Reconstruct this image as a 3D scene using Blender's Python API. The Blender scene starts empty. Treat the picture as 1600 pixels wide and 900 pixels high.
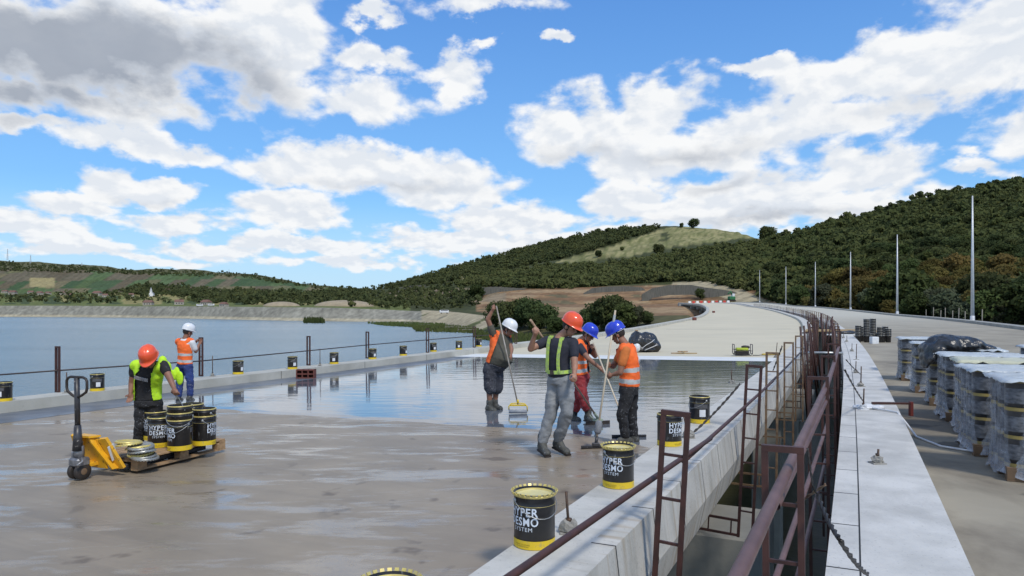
import bpy, bmesh, math, random
import numpy as np
from mathutils import Vector, Matrix, Euler
random.seed(7); RNG = np.random.default_rng(7)
scene = bpy.context.scene
COL = scene.collection
R = math.radians
# ---------------------------------------------------------------- camera, sky, sun, exposure
cam_d = bpy.data.cameras.new('camera'); cam = bpy.data.objects.new('camera', cam_d); COL.objects.link(cam)
cam.location = (0, 0, 0); cam.rotation_euler = (R(90), 0, 0)
cam_d.sensor_width = 36; cam_d.lens = 24.75; cam_d.shift_y = 0.01875
cam_d.clip_start = 0.05; cam_d.clip_end = 12000
scene.camera = cam
scene.render.resolution_x = 1024; scene.render.resolution_y = 576
scene.view_settings.view_transform = 'Standard'; scene.view_settings.look = 'None'
scene.view_settings.exposure = 0.14; scene.view_settings.gamma = 1
SUN_AZ, SUN_EL = R(152), R(50)      # azimuth clockwise from +Y
sd = bpy.data.lights.new('sun', 'SUN'); sd.energy = 2.4; sd.angle = R(9); sd.color = (1, .94, .84)
so = bpy.data.objects.new('sun', sd); COL.objects.link(so)
sdir = Vector((math.sin(SUN_AZ)*math.cos(SUN_EL), math.cos(SUN_AZ)*math.cos(SUN_EL), math.sin(SUN_EL)))
so.rotation_euler = sdir.to_track_quat('Z', 'Y').to_euler()

class NT:
    """tiny expression builder for shader nodes"""
    def __init__(s, tree): s.t = tree; s.n = tree.nodes; s.l = tree.links
    def new(s, typ, **kw):
        n = s.n.new(typ)
        for k, v in kw.items(): setattr(n, k, v)
        return n
    def put(s, sock, v):
        if isinstance(v, bpy.types.NodeSocket): s.l.new(v, sock)
        else: sock.default_value = v
    def m(s, op, a, b=0.0, c=None, clamp=False):
        n = s.new('ShaderNodeMath', operation=op, use_clamp=clamp)
        s.put(n.inputs[0], a); s.put(n.inputs[1], b)
        if c is not None: s.put(n.inputs[2], c)
        return n.outputs[0]
    def noise(s, vec, scale, detail=4, rough=.55, dist=0.0, out=0):
        n = s.new('ShaderNodeTexNoise'); s.put(n.inputs['Vector'], vec)
        n.inputs['Scale'].default_value = scale; n.inputs['Detail'].default_value = detail
        n.inputs['Roughness'].default_value = rough; n.inputs['Distortion'].default_value = dist
        return n.outputs[out]
    def mapr(s, v, a, b, c=0.0, d=1.0, smooth=False):
        n = s.new('ShaderNodeMapRange'); n.clamp = True
        if smooth: n.interpolation_type = 'SMOOTHSTEP'
        s.put(n.inputs[0], v)
        for i, x in zip((1, 2, 3, 4), (a, b, c, d)): s.put(n.inputs[i], x)
        return n.outputs[0]
    def mix(s, f, a, b):
        n = s.new('ShaderNodeMix', data_type='RGBA'); s.put(n.inputs[0], f)
        s.put(n.inputs[6], tuple(a)+(1,) if isinstance(a, (tuple, list)) and len(a) == 3 else a)
        s.put(n.inputs[7], tuple(b)+(1,) if isinstance(b, (tuple, list)) and len(b) == 3 else b)
        return n.outputs[2]
    def comb(s, x, y, z=0.0):
        n = s.new('ShaderNodeCombineXYZ')
        for i, v in enumerate((x, y, z)): s.put(n.inputs[i], v)
        return n.outputs[0]
    def sep(s, v):
        n = s.new('ShaderNodeSeparateXYZ'); s.put(n.inputs[0], v); return n.outputs
    def vm(s, op, a, b=(0, 0, 0), out=0):
        n = s.new('ShaderNodeVectorMath', operation=op); s.put(n.inputs[0], a); s.put(n.inputs[1], b)
        return n.outputs[out]

def build_world():
    w = bpy.data.worlds.new('World'); scene.world = w; w.use_nodes = True
    t = w.node_tree; t.nodes.clear(); q = NT(t)
    sky = q.new('ShaderNodeTexSky', sky_type='NISHITA'); sky.sun_disc = False
    sky.sun_elevation = SUN_EL; sky.sun_rotation = SUN_AZ; sky.altitude = 300
    sky.air_density = 1.0; sky.dust_density = .6; sky.ozone_density = 2.0
    hs = q.new('ShaderNodeHueSaturation'); hs.inputs['Saturation'].default_value = 1.12
    hs.inputs['Value'].default_value = 1.0; t.links.new(sky.outputs[0], hs.inputs['Color'])
    tc = q.new('ShaderNodeTexCoord'); x, y, z = q.sep(tc.outputs['Generated'])
    az = q.m('ARCTAN2', x, y); h = q.m('SQRT', q.m('ADD', q.m('MULTIPLY', x, x), q.m('MULTIPLY', y, y)))
    el = q.m('ARCTAN2', z, h)
    p = q.comb(az, el)
    # warp for ragged cloud outlines
    ps = q.comb(az, q.m('MULTIPLY', el, 1.55))
    wn = q.noise(ps, 7.0, 6, .6, 0, 1)
    wv = q.vm('SUBTRACT', wn, (.5, .5, .5))
    wsc = q.mapr(el, 0.0, .35, .05, .12)
    sc = q.new('ShaderNodeVectorMath', operation='SCALE'); q.put(sc.inputs[0], wv); q.put(sc.inputs['Scale'], wsc)
    pw = q.vm('ADD', p, sc.outputs[0])
    def blobset(lst):
        acc = None
        for (u, v, ru, rv, st) in lst:
            ax = (u-800)/1100; a = math.atan(ax); e = math.atan((480-v)/1100*math.cos(a))
            ca = math.cos(a)
            d = q.vm('SUBTRACT', pw, (a, e, 0))
            d = q.vm('MULTIPLY', d, (1/(RS*ru/1100*ca*ca), 1/(RS*rv/1100*ca), 0))
            L = q.vm('LENGTH', d, out=1)
            b = q.m('MULTIPLY', q.m('SUBTRACT', 1.0, L), st)
            acc = b if acc is None else q.m('SMOOTH_MAX', acc, b, .10)
        return acc
    B = blobset([(150, 60, 420, 130, 1.1), (420, 60, 190, 150, 1.0), (560, 150, 170, 50, .8), (40, 140, 180, 60, .9), (590, 90, 90, 30, .5), (30, 190, 60, 25, .8),
        (200, 215, 190, 36, .95), (60, 192, 140, 24, .8), (300, 232, 110, 30, .9), (540, 262, 230, 56, 1.2), (690, 295, 160, 50, 1.2), (430, 255, 110, 26, .9),
        (165, 285, 80, 46, 1.2), (250, 295, 100, 28, 1.1), (110, 320, 125, 24, 1.0), (450, 335, 120, 44, 1.1), (270, 345, 140, 28, 1.0), (60, 352, 150, 36, 1.1),
        (480, 382, 180, 20, .9), (330, 386, 140, 22, .9), (800, 345, 190, 44, 1.1), (700, 380, 180, 34, 1.0), (860, 385, 190, 32, 1.0), (110, 385, 180, 24, .9), (540, 408, 220, 16, .8), (250, 402, 160, 12, .7),
        (705, 108, 80, 40, 1.0), (575, 12, 55, 26, 1.0), (760, 8, 120, 34, 1.0), (865, 70, 34, 18, 1.0), (762, 80, 34, 16, .8), (590, 85, 110, 36, .9), (600, 400, 300, 16, .4),
        (900, 200, 130, 80, 1.05), (1040, 170, 120, 75, 1.05), (1130, 210, 210, 80, 1.05), (1010, 255, 130, 45, .9), (1300, 190, 220, 60, .95), (1120, 290, 170, 40, .9),
        (1350, 275, 140, 58, 1.2), (1200, 320, 360, 56, 1.1), (980, 320, 110, 46, 1.1), (1400, 110, 300, 70, 1.05), (1550, 80, 230, 120, 1.1), (1180, 95, 80, 22, .8), (1580, 190, 110, 60, .9),
        (1530, 255, 80, 20, .8), (1520, 232, 40, 14, .6), (970, 360, 260, 30, .6), (1640, -80, 320, 130, 1.0), (300, -80, 420, 110, 1.0)])
    G = blobset([(120, 80, 430, 105, 1.6), (300, 115, 230, 75, 1.3), (10, 120, 220, 95, 1.3), (900, 238, 130, 24, .5), (1080, 238, 160, 26, .5), (1480, 165, 240, 45, .4), (540, 290, 180, 16, .3),
        (1130, 285, 150, 18, .4), (620, 290, 190, 16, .35), (1200, 340, 240, 18, .5), (230, 308, 130, 10, .3)])
    # rest of the dome (outside the photographed part) gets scattered cumulus
    pl_ = q.vm('MULTIPLY', ps, (1, 1.5, 1)); lw = q.mapr(el, .07, .20, 1, 0)
    wsm = q.new('ShaderNodeVectorMath', operation='SCALE'); q.put(wsm.inputs[0], q.vm('SUBTRACT', q.noise(ps, 20.0, 4, .5, 0, 1), (.5, .5, .5))); wsm.inputs['Scale'].default_value = .05; warp = wsm.outputs[0]
    def two(off_):
        A = q.noise(q.vm('ADD', ps, off_), 9.0, 9, .55, .15); B_ = q.noise(q.vm('ADD', pl_, off_), 19.0, 8, .53, .1)
        base = q.m('ADD', q.m('MULTIPLY', A, q.m('SUBTRACT', 1.0, lw)), q.m('MULTIPLY', B_, lw))
        v = q.new('ShaderNodeTexVoronoi', feature='SMOOTH_F1', voronoi_dimensions='2D'); v.inputs['Smoothness'].default_value = .35; v.inputs['Detail'].default_value = 1.0; v.inputs['Roughness'].default_value = .55; v.normalize = True
        q.put(v.inputs['Vector'], q.vm('ADD', q.vm('ADD', pl_, off_), warp)); q.put(v.inputs['Scale'], q.mapr(el, .05, .3, 26, 15))
        return q.m('ADD', base, q.m('MULTIPLY', q.m('SUBTRACT', .42, v.outputs['Distance']), .28))
    f1 = two((0, 0, 0)); f2 = two((.005, .018, 0))
    D = q.m('ADD', B, q.m('MULTIPLY', q.m('SUBTRACT', f1, .562), 2.15))
    gen = q.noise(q.vm('MULTIPLY', tc.outputs['Generated'], (1, 1, 1.9)), 2.6, 10, .58)
    back = q.mapr(q.m('ABSOLUTE', az), .78, .95)
    hi = q.mapr(el, .50, .62)
    outm = q.m('MAXIMUM', back, hi)
    genD = q.mapr(gen, .46, .62, -.4, .9)
    D = q.m('ADD', q.m('MULTIPLY', D, q.m('SUBTRACT', 1.0, outm)), q.m('MULTIPLY', genD, outm))
    alpha = q.mapr(D, .04, .42, smooth=True)
    # puffy light and dark inside the clouds
    relief = q.m('SUBTRACT', f1, f2)
    lit = q.mapr(relief, -.05, .06, .0, 1.0)
    core = q.mapr(D, .25, 1.25, 0, 1, True)
    grey = q.m('MULTIPLY', q.mapr(G, -.05, .75, 0, 1, True), q.mapr(D, .1, .6))
    wob = q.noise(ps, 5.0, 6, .55)
    shade = q.m('ADD', q.m('MULTIPLY', q.m('SUBTRACT', 1.0, lit), .42), q.m('MULTIPLY', q.mapr(wob, .35, .7), q.m('MULTIPLY', core, .25)), clamp=True)
    col = q.mix(shade, (.86, .87, .88), (.50, .58, .70))
    col = q.mix(q.m('MULTIPLY', grey, q.mapr(wob, .2, .6, .75, 1.0)), col, (.33, .37, .44))
    lowhaze = q.mapr(el, .0, .14, .75, 0.0)
    g1 = q.mix(q.mapr(el, .0, .16), (.36, .60, .86), (.185, .415, .80)); g1 = q.mix(q.mapr(el, .14, .45), g1, (.088, .245, .69))
    skyc = q.vm('MULTIPLY', hs.outputs[0], (SKY_K*.80, SKY_K*1.10, SKY_K*1.18))
    skyc = q.mix(q.mapr(z, -.1, .9, .86, .3), skyc, g1); skyc = q.mix(lowhaze, skyc, (.52, .70, .86))
    col = q.mix(q.mapr(el, 0, .12, .35, 0), col, (.66, .76, .88))
    fin = q.mix(alpha, skyc, col)
    below = q.mapr(z, -.02, 0)
    fin = q.mix(below, (.16, .17, .17), fin)
    bg = q.new('ShaderNodeBackground'); t.links.new(fin, bg.inputs[0]); bg.inputs[1].default_value = 1.0
    o = q.new('ShaderNodeOutputWorld'); t.links.new(bg.outputs[0], o.inputs[0])
    w.cycles.sampling_method = 'MANUAL'; w.cycles.sample_map_resolution = 1024
SKY_K = 0.155; RS = .93
build_world()

# ---------------------------------------------------------------- helpers
def prop(o, label=None, cat=None, group=None, kind=None):
    if label: o['label'] = label
    if cat: o['category'] = cat
    if group: o['group'] = group
    if kind: o['kind'] = kind
    return o
def empty(name, loc=(0, 0, 0), rz=0, label=None, cat=None, group=None, parent=None):
    o = bpy.data.objects.new(name, None); o.empty_display_size = .2; COL.objects.link(o)
    o.location = loc; o.rotation_euler = (0, 0, rz)
    if parent: o.parent = parent
    return prop(o, label, cat, group)
def smooth(me, on=True):
    me.polygons.foreach_set('use_smooth', [on]*len(me.polygons))
def obj(name, me, mats, parent=None, sm=False, **kw):
    if isinstance(me, bmesh.types.BMesh):
        b = me; me = bpy.data.meshes.new(name); b.to_mesh(me); b.free()
    if not isinstance(mats, (list, tuple)): mats = [mats]
    if len(me.materials) == 0:
        for m in mats: me.materials.append(m)
    if sm: smooth(me)
    o = bpy.data.objects.new(name, me); COL.objects.link(o)
    if parent: o.parent = parent
    return prop(o, **kw)
def pydata(name, v, f):
    me = bpy.data.meshes.new(name); me.from_pydata([tuple(a) for a in v], [], f); me.update(); return me
def copytree(o, loc=None, rz=None, label=None, group=None, parent=None):
    c = o.copy(); COL.objects.link(c)
    if parent is not None: c.parent = parent
    if loc is not None: c.location = loc
    if rz is not None: c.rotation_euler = (0, 0, rz) if not isinstance(rz, (tuple, list)) else rz
    if label: c['label'] = label
    if group: c['group'] = group
    for ch in list(o.children): copytree(ch, parent=c)
    return c
def BM(): return bmesh.new()
def box(b, c, s, rot=None, bev=0, mi=0):
    """c centre, s full sizes, rot Matrix 3x3"""
    M = Matrix.Translation(Vector(c)) @ ((rot.to_4x4() if rot is not None else Matrix.Identity(4))) @ Matrix.Diagonal((s[0], s[1], s[2], 1))
    r = bmesh.ops.create_cube(b, size=1, matrix=M)
    fs = set(f for v in r['verts'] for f in v.link_faces)
    for f in fs: f.material_index = mi
    if bev:
        es = set(e for v in r['verts'] for e in v.link_edges)
        bmesh.ops.bevel(b, geom=list(es), offset=bev, segments=1, affect='EDGES')
def frame(d, up=Vector((0, 0, 1))):
    d = Vector(d).normalized()
    if abs(d.dot(up)) > .98: up = Vector((1, 0, 0))
    x = up.cross(d).normalized(); y = d.cross(x)
    return x, y, d
def tube(b, pts, rad, n=8, cap=True, mi=0):
    pts = [Vector(p) for p in pts]; m = len(pts)
    rr = rad if isinstance(rad, (list, tuple)) else [rad]*m
    rings = []; px = None
    for i, p in enumerate(pts):
        d = (pts[min(i+1, m-1)]-pts[max(i-1, 0)]).normalized()
        if px is None: x, y, _ = frame(d)
        else:
            x = (px - d*px.dot(d)).normalized(); y = d.cross(x)
        px = x
        rings.append([b.verts.new(p + (x*math.cos(a)+y*math.sin(a))*rr[i]) for a in [2*math.pi*k/n for k in range(n)]])
    for i in range(m-1):
        for k in range(n):
            f = b.faces.new((rings[i][k], rings[i][(k+1) % n], rings[i+1][(k+1) % n], rings[i+1][k])); f.material_index = mi; f.smooth = True
    if cap:
        f = b.faces.new(rings[0][::-1]); f.material_index = mi
        f = b.faces.new(rings[-1]); f.material_index = mi
def bar(b, p0, p1, w, h=None, up=Vector((0, 0, 1)), mi=0):
    p0, p1 = Vector(p0), Vector(p1); x, y, d = frame(p1-p0, up)
    h = h or w; M = Matrix((x, y, d)).transposed()
    box(b, (p0+p1)/2, (w, h, (p1-p0).length), M, mi=mi)
def lathe(b, prof, n=24, c=(0, 0, 0), mi=0, mis=None, sm=True):
    rings = []
    for (r, z) in prof:
        if r < 1e-6: rings.append([b.verts.new((c[0], c[1], c[2]+z))])
        else: rings.append([b.verts.new((c[0]+r*math.cos(2*math.pi*k/n), c[1]+r*math.sin(2*math.pi*k/n), c[2]+z)) for k in range(n)])
    for i in range(len(prof)-1):
        A, Bq = rings[i], rings[i+1]
        for k in range(n):
            k2 = (k+1) % n
            if len(A) == 1 and len(Bq) == 1: continue
            if len(A) == 1: vs = (A[0], Bq[k2], Bq[k])
            elif len(Bq) == 1: vs = (A[k], A[k2], Bq[0])
            else: vs = (A[k], A[k2], Bq[k2], Bq[k])
            f = b.faces.new(vs); f.material_index = mis[i] if mis else mi; f.smooth = sm
def loft(b, secs, n=16, mi=0):
    """secs: (centre, side vec*rx, fwd vec*ry); closed caps"""
    rings = [[b.verts.new(Vector(c)+Vector(sx)*math.cos(2*math.pi*k/n)+Vector(fy)*math.sin(2*math.pi*k/n)) for k in range(n)] for c, sx, fy in secs]
    for i in range(len(rings)-1):
        for k in range(n):
            f = b.faces.new((rings[i][k], rings[i][(k+1) % n], rings[i+1][(k+1) % n], rings[i+1][k])); f.material_index = mi; f.smooth = True
    b.faces.new(rings[0][::-1]); b.faces.new(rings[-1])
def ball(b, c, r, n=12, M=None):
    r = (r, r, r) if not isinstance(r, (tuple, list)) else r
    T = Matrix.Translation(Vector(c)) @ (M.to_4x4() if M is not None else Matrix.Identity(4)) @ Matrix.Diagonal((r[0], r[1], r[2], 1))
    bmesh.ops.create_uvsphere(b, u_segments=n, v_segments=max(6, n//2+2), radius=1, matrix=T)
def evalmesh(me, mods, name='m'):
    o = bpy.data.objects.new('tmp', me); COL.objects.link(o)
    for typ, kw in mods:
        m = o.modifiers.new('m', typ)
        for k, v in kw.items(): setattr(m, k, v)
    dg = bpy.context.evaluated_depsgraph_get(); dg.update()
    r = bpy.data.meshes.new_from_object(o.evaluated_get(dg)); r.name = name
    bpy.data.objects.remove(o); return r
def remesh(b, vox, it=4, fac=.5):
    bmesh.ops.recalc_face_normals(b, faces=b.faces)
    me = bpy.data.meshes.new('t'); b.to_mesh(me); b.free()
    return evalmesh(me, [('REMESH', dict(mode='VOXEL', voxel_size=vox)), ('SMOOTH', dict(factor=fac, iterations=it))])

# ---------------------------------------------------------------- materials
def mat(name, c1, c2=None, scale=3.0, rough=.6, rough2=None, bump=0.0, bscale=None, metal=0.0, detail=5, contrast=(.35, .65), coat=0, spec=.5, obj_rand=0.0, coord='pos', stretch=None, extra=None, alpha=None, emit=None):
    m = bpy.data.materials.new(name); m.use_nodes = True; t = m.node_tree; q = NT(t)
    bs = t.nodes['Principled BSDF']
    if coord == 'pos': vec = q.new('ShaderNodeNewGeometry').outputs['Position']
    elif coord == 'uv': vec = q.new('ShaderNodeUVMap').outputs[0]
    else: vec = q.new('ShaderNodeTexCoord').outputs['Object']
    v2 = q.vm('MULTIPLY', vec, stretch) if stretch else vec
    n = q.noise(v2, scale, detail)
    f = q.mapr(n, contrast[0], contrast[1])
    col = q.mix(f, c1, c2 if c2 else c1)
    if obj_rand:
        oi = q.new('ShaderNodeObjectInfo'); hsv = q.new('ShaderNodeHueSaturation')
        q.put(hsv.inputs['Value'], q.mapr(oi.outputs['Random'], 0, 1, 1-obj_rand, 1+obj_rand))
        q.put(hsv.inputs['Hue'], q.mapr(q.m('FRACT', q.m('MULTIPLY', oi.outputs['Random'], 7.3)), 0, 1, .5-obj_rand*.06, .5+obj_rand*.06))
        q.put(hsv.inputs['Color'], col); col = hsv.outputs[0]
    if extra: col = extra(q, vec, col, bs)
    q.put(bs.inputs['Base Color'], col)
    if rough2 is None: bs.inputs['Roughness'].default_value = rough
    else: q.put(bs.inputs['Roughness'], q.mapr(n, contrast[0], contrast[1], rough, rough2))
    bs.inputs['Metallic'].default_value = metal; bs.inputs['Coat Weight'].default_value = coat
    bs.inputs['Specular IOR Level'].default_value = spec
    if bump:
        bn = q.new('ShaderNodeBump'); bn.inputs['Strength'].default_value = 1; bn.inputs['Distance'].default_value = bump
        q.put(bn.inputs['Height'], q.noise(v2, bscale or scale*4, 6)); q.put(bs.inputs['Normal'], bn.outputs[0])
    if alpha is not None: q.put(bs.inputs['Alpha'], alpha)
    return m

# ---------------------------------------------------------------- road geometry fitted from the place
SN = np.array([0, 25, 50, 80, 120, 160, 200, 250, 300, 360.])
KAP = np.array([.536, 1.063, 1.346, 1.248, 1.235, .57, .1, .735, 2.718, 4.933])/1000
ZN = np.array([-1.832, -1.847, -1.805, -1.541, -1.337, -.781, -.211, .18, 1.395, 2.343])
H0 = R(26.119)
_g = np.arange(-25, 361, 1.0); _kk = np.interp(_g, SN, KAP)
_th = H0-np.cumsum(_kk)+np.cumsum(_kk)[25]
_x = np.cumsum(np.sin(_th)); _y = np.cumsum(np.cos(_th)); _x -= _x[25]; _y -= _y[25]
_z = np.interp(_g, SN, ZN); _z = np.convolve(np.pad(_z, 10, mode='edge'), np.ones(21)/21, 'valid')
RI, RO, LI, LO, KL, KR, OT = 2.139, 1.482, 14.968, 15.72, .169, -.654, -12.856
K1, K2, DR, KH = .016, .013, -.032, .22
def W(s, off, dz=0.0, side='L'):
    x = np.interp(s, _g, _x); y = np.interp(s, _g, _y); th = np.interp(s, _g, _th); z = np.interp(s, _g, _z)
    k, d = (K1, 0) if side == 'L' else (K2, DR)
    return Vector((x-math.cos(th)*off, y+math.sin(th)*off, z+dz+d-k*off))
def head(s): return float(np.interp(s, _g, _th))      # clockwise from +Y
def to_so(x, y):
    i = int(np.argmin((_x-x)**2+(_y-y)**2)); th = _th[i]
    ds = (x-_x[i])*math.sin(th)+(y-_y[i])*math.cos(th); s = _g[i]+ds
    return s, (x-np.interp(s, _g, _x))*(-math.cos(th))+(y-np.interp(s, _g, _y))*math.sin(th)
def hit(u, v, dz=0.0, side='L'):
    """where the sight line through photo pixel u,v meets the deck"""
    d = 1.9*1100/(v-480)
    for _ in range(25):
        s, off = to_so((u-800)/1100*d, d); z = W(s, off, dz, side).z
        d = .5*d+.5*(-z*1100/(v-480))
    return Vector(((u-800)/1100*d, d, -(v-480)/1100*d)), s, off
def px(u, v, d): return Vector(((u-800)/1100*d, d, -(v-480)/1100*d))

def sweep(name, prof, s0, s1, ds, side, mats, parent=None, closed=True, mis=None, uv=True, caps=True, **kw):
    """prof: (off, dz) polygon swept along the road; uv = (perimeter, s)"""
    ss = np.arange(s0, s1+ds*.5, ds); n = len(prof); v = []; f = []; 
    per = [0]
    for i in range(n): a, b_ = prof[i], prof[(i+1) % n]; per.append(per[-1]+math.hypot(a[0]-b_[0], a[1]-b_[1]))
    for s in ss:
        for (o, z) in prof: v.append(W(s, o, z, side))
    mi = []; uvs = []
    for i in range(len(ss)-1):
        for k in range(n if closed else n-1):
            k2 = (k+1) % n
            f.append((i*n+k, i*n+k2, (i+1)*n+k2, (i+1)*n+k)); mi.append(mis[k] if mis else 0)
            uvs += [(per[k], ss[i]), (per[k+1], ss[i]), (per[k+1], ss[i+1]), (per[k], ss[i+1])]
    if closed and caps:
        f.append(tuple(range(n))); f.append(tuple((len(ss)-1)*n+k for k in range(n))[::-1]); mi += [0, 0]; uvs += [(0, 0)]*(2*n)
    me = pydata(name, v, f); me.polygons.foreach_set('material_index', mi)
    ul = me.uv_layers.new(name='uv'); ul.data.foreach_set('uv', np.array(uvs, 'f').ravel())
    b = BM(); b.from_mesh(me); bmesh.ops.recalc_face_normals(b, faces=b.faces); b.to_mesh(me); b.free()
    return obj(name, me, mats, parent, **kw)
def sheet(name, cols, m, dz, side='L', sub=60, ramp=True, **kw):
    """cols: list of (off, s_start, s_end); grid between"""
    v = []; f = []; nc = len(cols)
    for (o, a, b_) in cols:
        for k in range(sub+1):
            t = k/sub; v.append(W(a+(b_-a)*t-(.012 if k == 0 and dz > 0 else 0), o, (dz if k else 0.0002) if dz > 0 else dz, side))
    for i in range(nc-1):
        for k in range(sub):
            f.append((i*(sub+1)+k, (i+1)*(sub+1)+k, (i+1)*(sub+1)+k+1, i*(sub+1)+k+1))
    me = pydata(name, v, f); 
    ob = obj(name, me, m, **kw); 
    b = BM(); b.from_mesh(me); bmesh.ops.recalc_face_normals(b, faces=b.faces)
    if sum(fc.normal.z for fc in b.faces) < 0: bmesh.ops.reverse_faces(b, faces=b.faces)
    b.to_mesh(me); b.free(); return ob
# ---------------------------------------------------------------- shared materials
def seams(edge_lo, edge_hi, pitch, ph, stain=True, long_at=None):
    def fx(q, vec, col, bs):
        uv = q.sep(q.new('ShaderNodeUVMap').outputs[0])
        fr = q.m('FRACT', q.m('ADD', q.m('MULTIPLY', uv[1], 1/pitch), ph))
        line = q.m('LESS_THAN', fr, .020/pitch)
        inside = q.m('MULTIPLY', q.m('GREATER_THAN', uv[0], edge_lo), q.m('LESS_THAN', uv[0], edge_hi))
        line = q.m('MULTIPLY', line, inside)
        if long_at is not None:
            line = q.m('MAXIMUM', line, q.m('LESS_THAN', q.m('ABSOLUTE', q.m('SUBTRACT', uv[0], long_at)), .006))
        if stain:   # rust and lime runs down the face
            st = q.noise(q.comb(q.m('MULTIPLY', uv[0], .8), q.m('MULTIPLY', uv[1], 9)), 1.0, 5)
            col = q.mix(q.m('MULTIPLY', q.m('MULTIPLY', q.mapr(st, .52, .70), inside), .55), col, (.30, .20, .09))
            st2 = q.noise(q.comb(q.m('MULTIPLY', uv[0], 1.2), q.m('MULTIPLY', uv[1], 5), 3.0), 1.0, 5)
            col = q.mix(q.m('MULTIPLY', q.mapr(st2, .50, .75), .4), col, (.22, .22, .18))
        sp = q.noise(vec, 45.0, 3); col = q.mix(q.m('MULTIPLY', q.mapr(sp, .62, .72), .5), col, (.18, .18, .17))
        dirt = q.noise(vec, .9, 8, .7, .8); col = q.mix(q.m('MULTIPLY', q.mapr(dirt, .50, .72), .45), col, (.27, .265, .25))
        col = q.mix(line, col, (.02, .02, .02))
        return col
    return fx
M_kerb = mat('kerb_concrete', (.58, .565, .52), (.46, .45, .415), 1.6, .75, bump=.004, bscale=30, coord='pos', extra=seams(.90, 2.2, 1.0, .35))
M_kerb_r = mat('kerb_concrete_pale', (.60, .59, .56), (.46, .455, .43), 2.2, .72, bump=.004, bscale=26, extra=seams(.40, .94, 1.0, .1, False, .94))
M_kerb_l = mat('kerb_concrete_far', (.48, .47, .42), (.38, .37, .32), 1.2, .8, bump=.003, bscale=20, extra=seams(0, 9, 4.0, .1, False))
M_conc = mat('concrete_grey', (.34, .335, .31), (.25, .25, .23), .8, .85, bump=.004, bscale=12)
M_conc_d = mat('concrete_girder', (.30, .31, .28), (.22, .23, .20), .6, .85)

def primer_fx(q, vec, col, bs):
    # squeegee marks: broad damp swathes, glossy pools and dull dry skin
    sw = q.noise(q.vm('MULTIPLY', vec, (.55, 1.7, 1)), 1.0, 8, .66, .7)
    sw2 = q.noise(q.vm('MULTIPLY', vec, (1.0, 4.5, 1)), 1.9, 7, .68, .5)
    g = q.m('ADD', q.m('MULTIPLY', sw, .62), q.m('MULTIPLY', sw2, .38))
    pool = q.mapr(g, .50, .59, 0, .85, smooth=True)
    q.put(bs.inputs['Roughness'], q.mapr(pool, 0, 1, .42, .11))
    q.put(bs.inputs['Specular IOR Level'], q.mapr(pool, 0, 1, .22, 1.0))
    spots = q.noise(vec, 2.3, 3, .5); spots2 = q.mapr(spots, .66, .72)
    col = q.mix(q.m('MULTIPLY', spots2, .6), col, (.085, .060, .040))
    a = H0; X, Y, Z = q.sep(vec); S_ = q.m('ADD', q.m('MULTIPLY', X, math.sin(a)), q.m('MULTIPLY', Y, math.cos(a))); O_ = q.m('SUBTRACT', q.m('MULTIPLY', Y, math.sin(a)), q.m('MULTIPLY', X, math.cos(a)))
    lane = q.noise(q.comb(q.m('MULTIPLY', S_, 3.2), q.m('MULTIPLY', O_, .22)), 1.0, 5, .65, .5)
    col = q.mix(q.m('MULTIPLY', q.mapr(lane, .45, .70), .30), col, (.12, .10, .08))
    foot = q.noise(q.comb(q.m('MULTIPLY', X, 3.2), q.m('MULTIPLY', Y, 2.0)), 1.0, 2, .4, .2); tr = q.noise(vec, .45, 2)
    col = q.mix(q.m('MULTIPLY', q.m('MULTIPLY', q.mapr(foot, .66, .69), q.mapr(tr, .52, .58)), .35), col, (.07, .055, .045))
    rust = q.mapr(q.noise(q.vm('ADD', vec, (7, 3, 0)), 1.1, 4), .68, .76)
    col = q.mix(q.m('MULTIPLY', rust, .35), col, (.16, .06, .03))
    wb = q.new('ShaderNodeBump'); wb.inputs['Distance'].default_value = .0025
    q.put(wb.inputs['Height'], q.noise(q.vm('MULTIPLY', vec, (1, 1.8, 1)), 3.5, 4)); q.put(bs.inputs['Normal'], wb.outputs[0])
    return col
M_primer = mat('primed_deck', (.300, .245, .178), (.235, .192, .142), .9, .3, detail=8, extra=primer_fx)
def wet_fx(q, vec, col, bs):
    wb = q.new('ShaderNodeBump'); wb.inputs['Distance'].default_value = .0055
    # ripples run across the deck, left by the rollers
    a = H0; x, y, z = q.sep(vec)
    s = q.m('ADD', q.m('MULTIPLY', x, math.sin(a)), q.m('MULTIPLY', y, math.cos(a)))
    o = q.m('SUBTRACT', q.m('MULTIPLY', y, math.sin(a)), q.m('MULTIPLY', x, math.cos(a)))
    n1 = q.noise(q.comb(q.m('MULTIPLY', x, .35), q.m('MULTIPLY', y, 2.2)), 1.0, 3, .5, .3)
    n2 = q.noise(q.comb(x, y), 1.6, 2)
    q.put(wb.inputs['Height'], q.m('ADD', q.m('ADD', n1, q.m('MULTIPLY', n2, .35)), q.m('MULTIPLY', q.noise(q.comb(q.m('MULTIPLY', s, 4.5), q.m('MULTIPLY', o, .18)), 1.0, 3, .5, .2), .45))); q.put(bs.inputs['Normal'], wb.outputs[0])
    return col
M_wet = mat('wet_grey_membrane', (.125, .14, .165), (.10, .115, .14), .5, .06, spec=.9, extra=wet_fx)
M_strip = mat('cured_grey_membrane', (.135, .15, .175), (.10, .115, .135), 1.1, .28, rough2=.5, bump=.002, bscale=3)
def coat_fx(q, vec, col, bs):
    uvn = q.noise(q.vm('MULTIPLY', vec, (.12, .8, 1)), 1.0, 4)
    return q.mix(q.m('MULTIPLY', q.mapr(uvn, .5, .7), .35), col, (.44, .42, .34))
M_coat = mat('beige_coating', (.585, .525, .385), (.53, .475, .345), .25, .75, extra=coat_fx)
M_white = mat('white_edge_coat', (.70, .71, .69), (.62, .63, .62), 1.5, .6)
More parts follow.
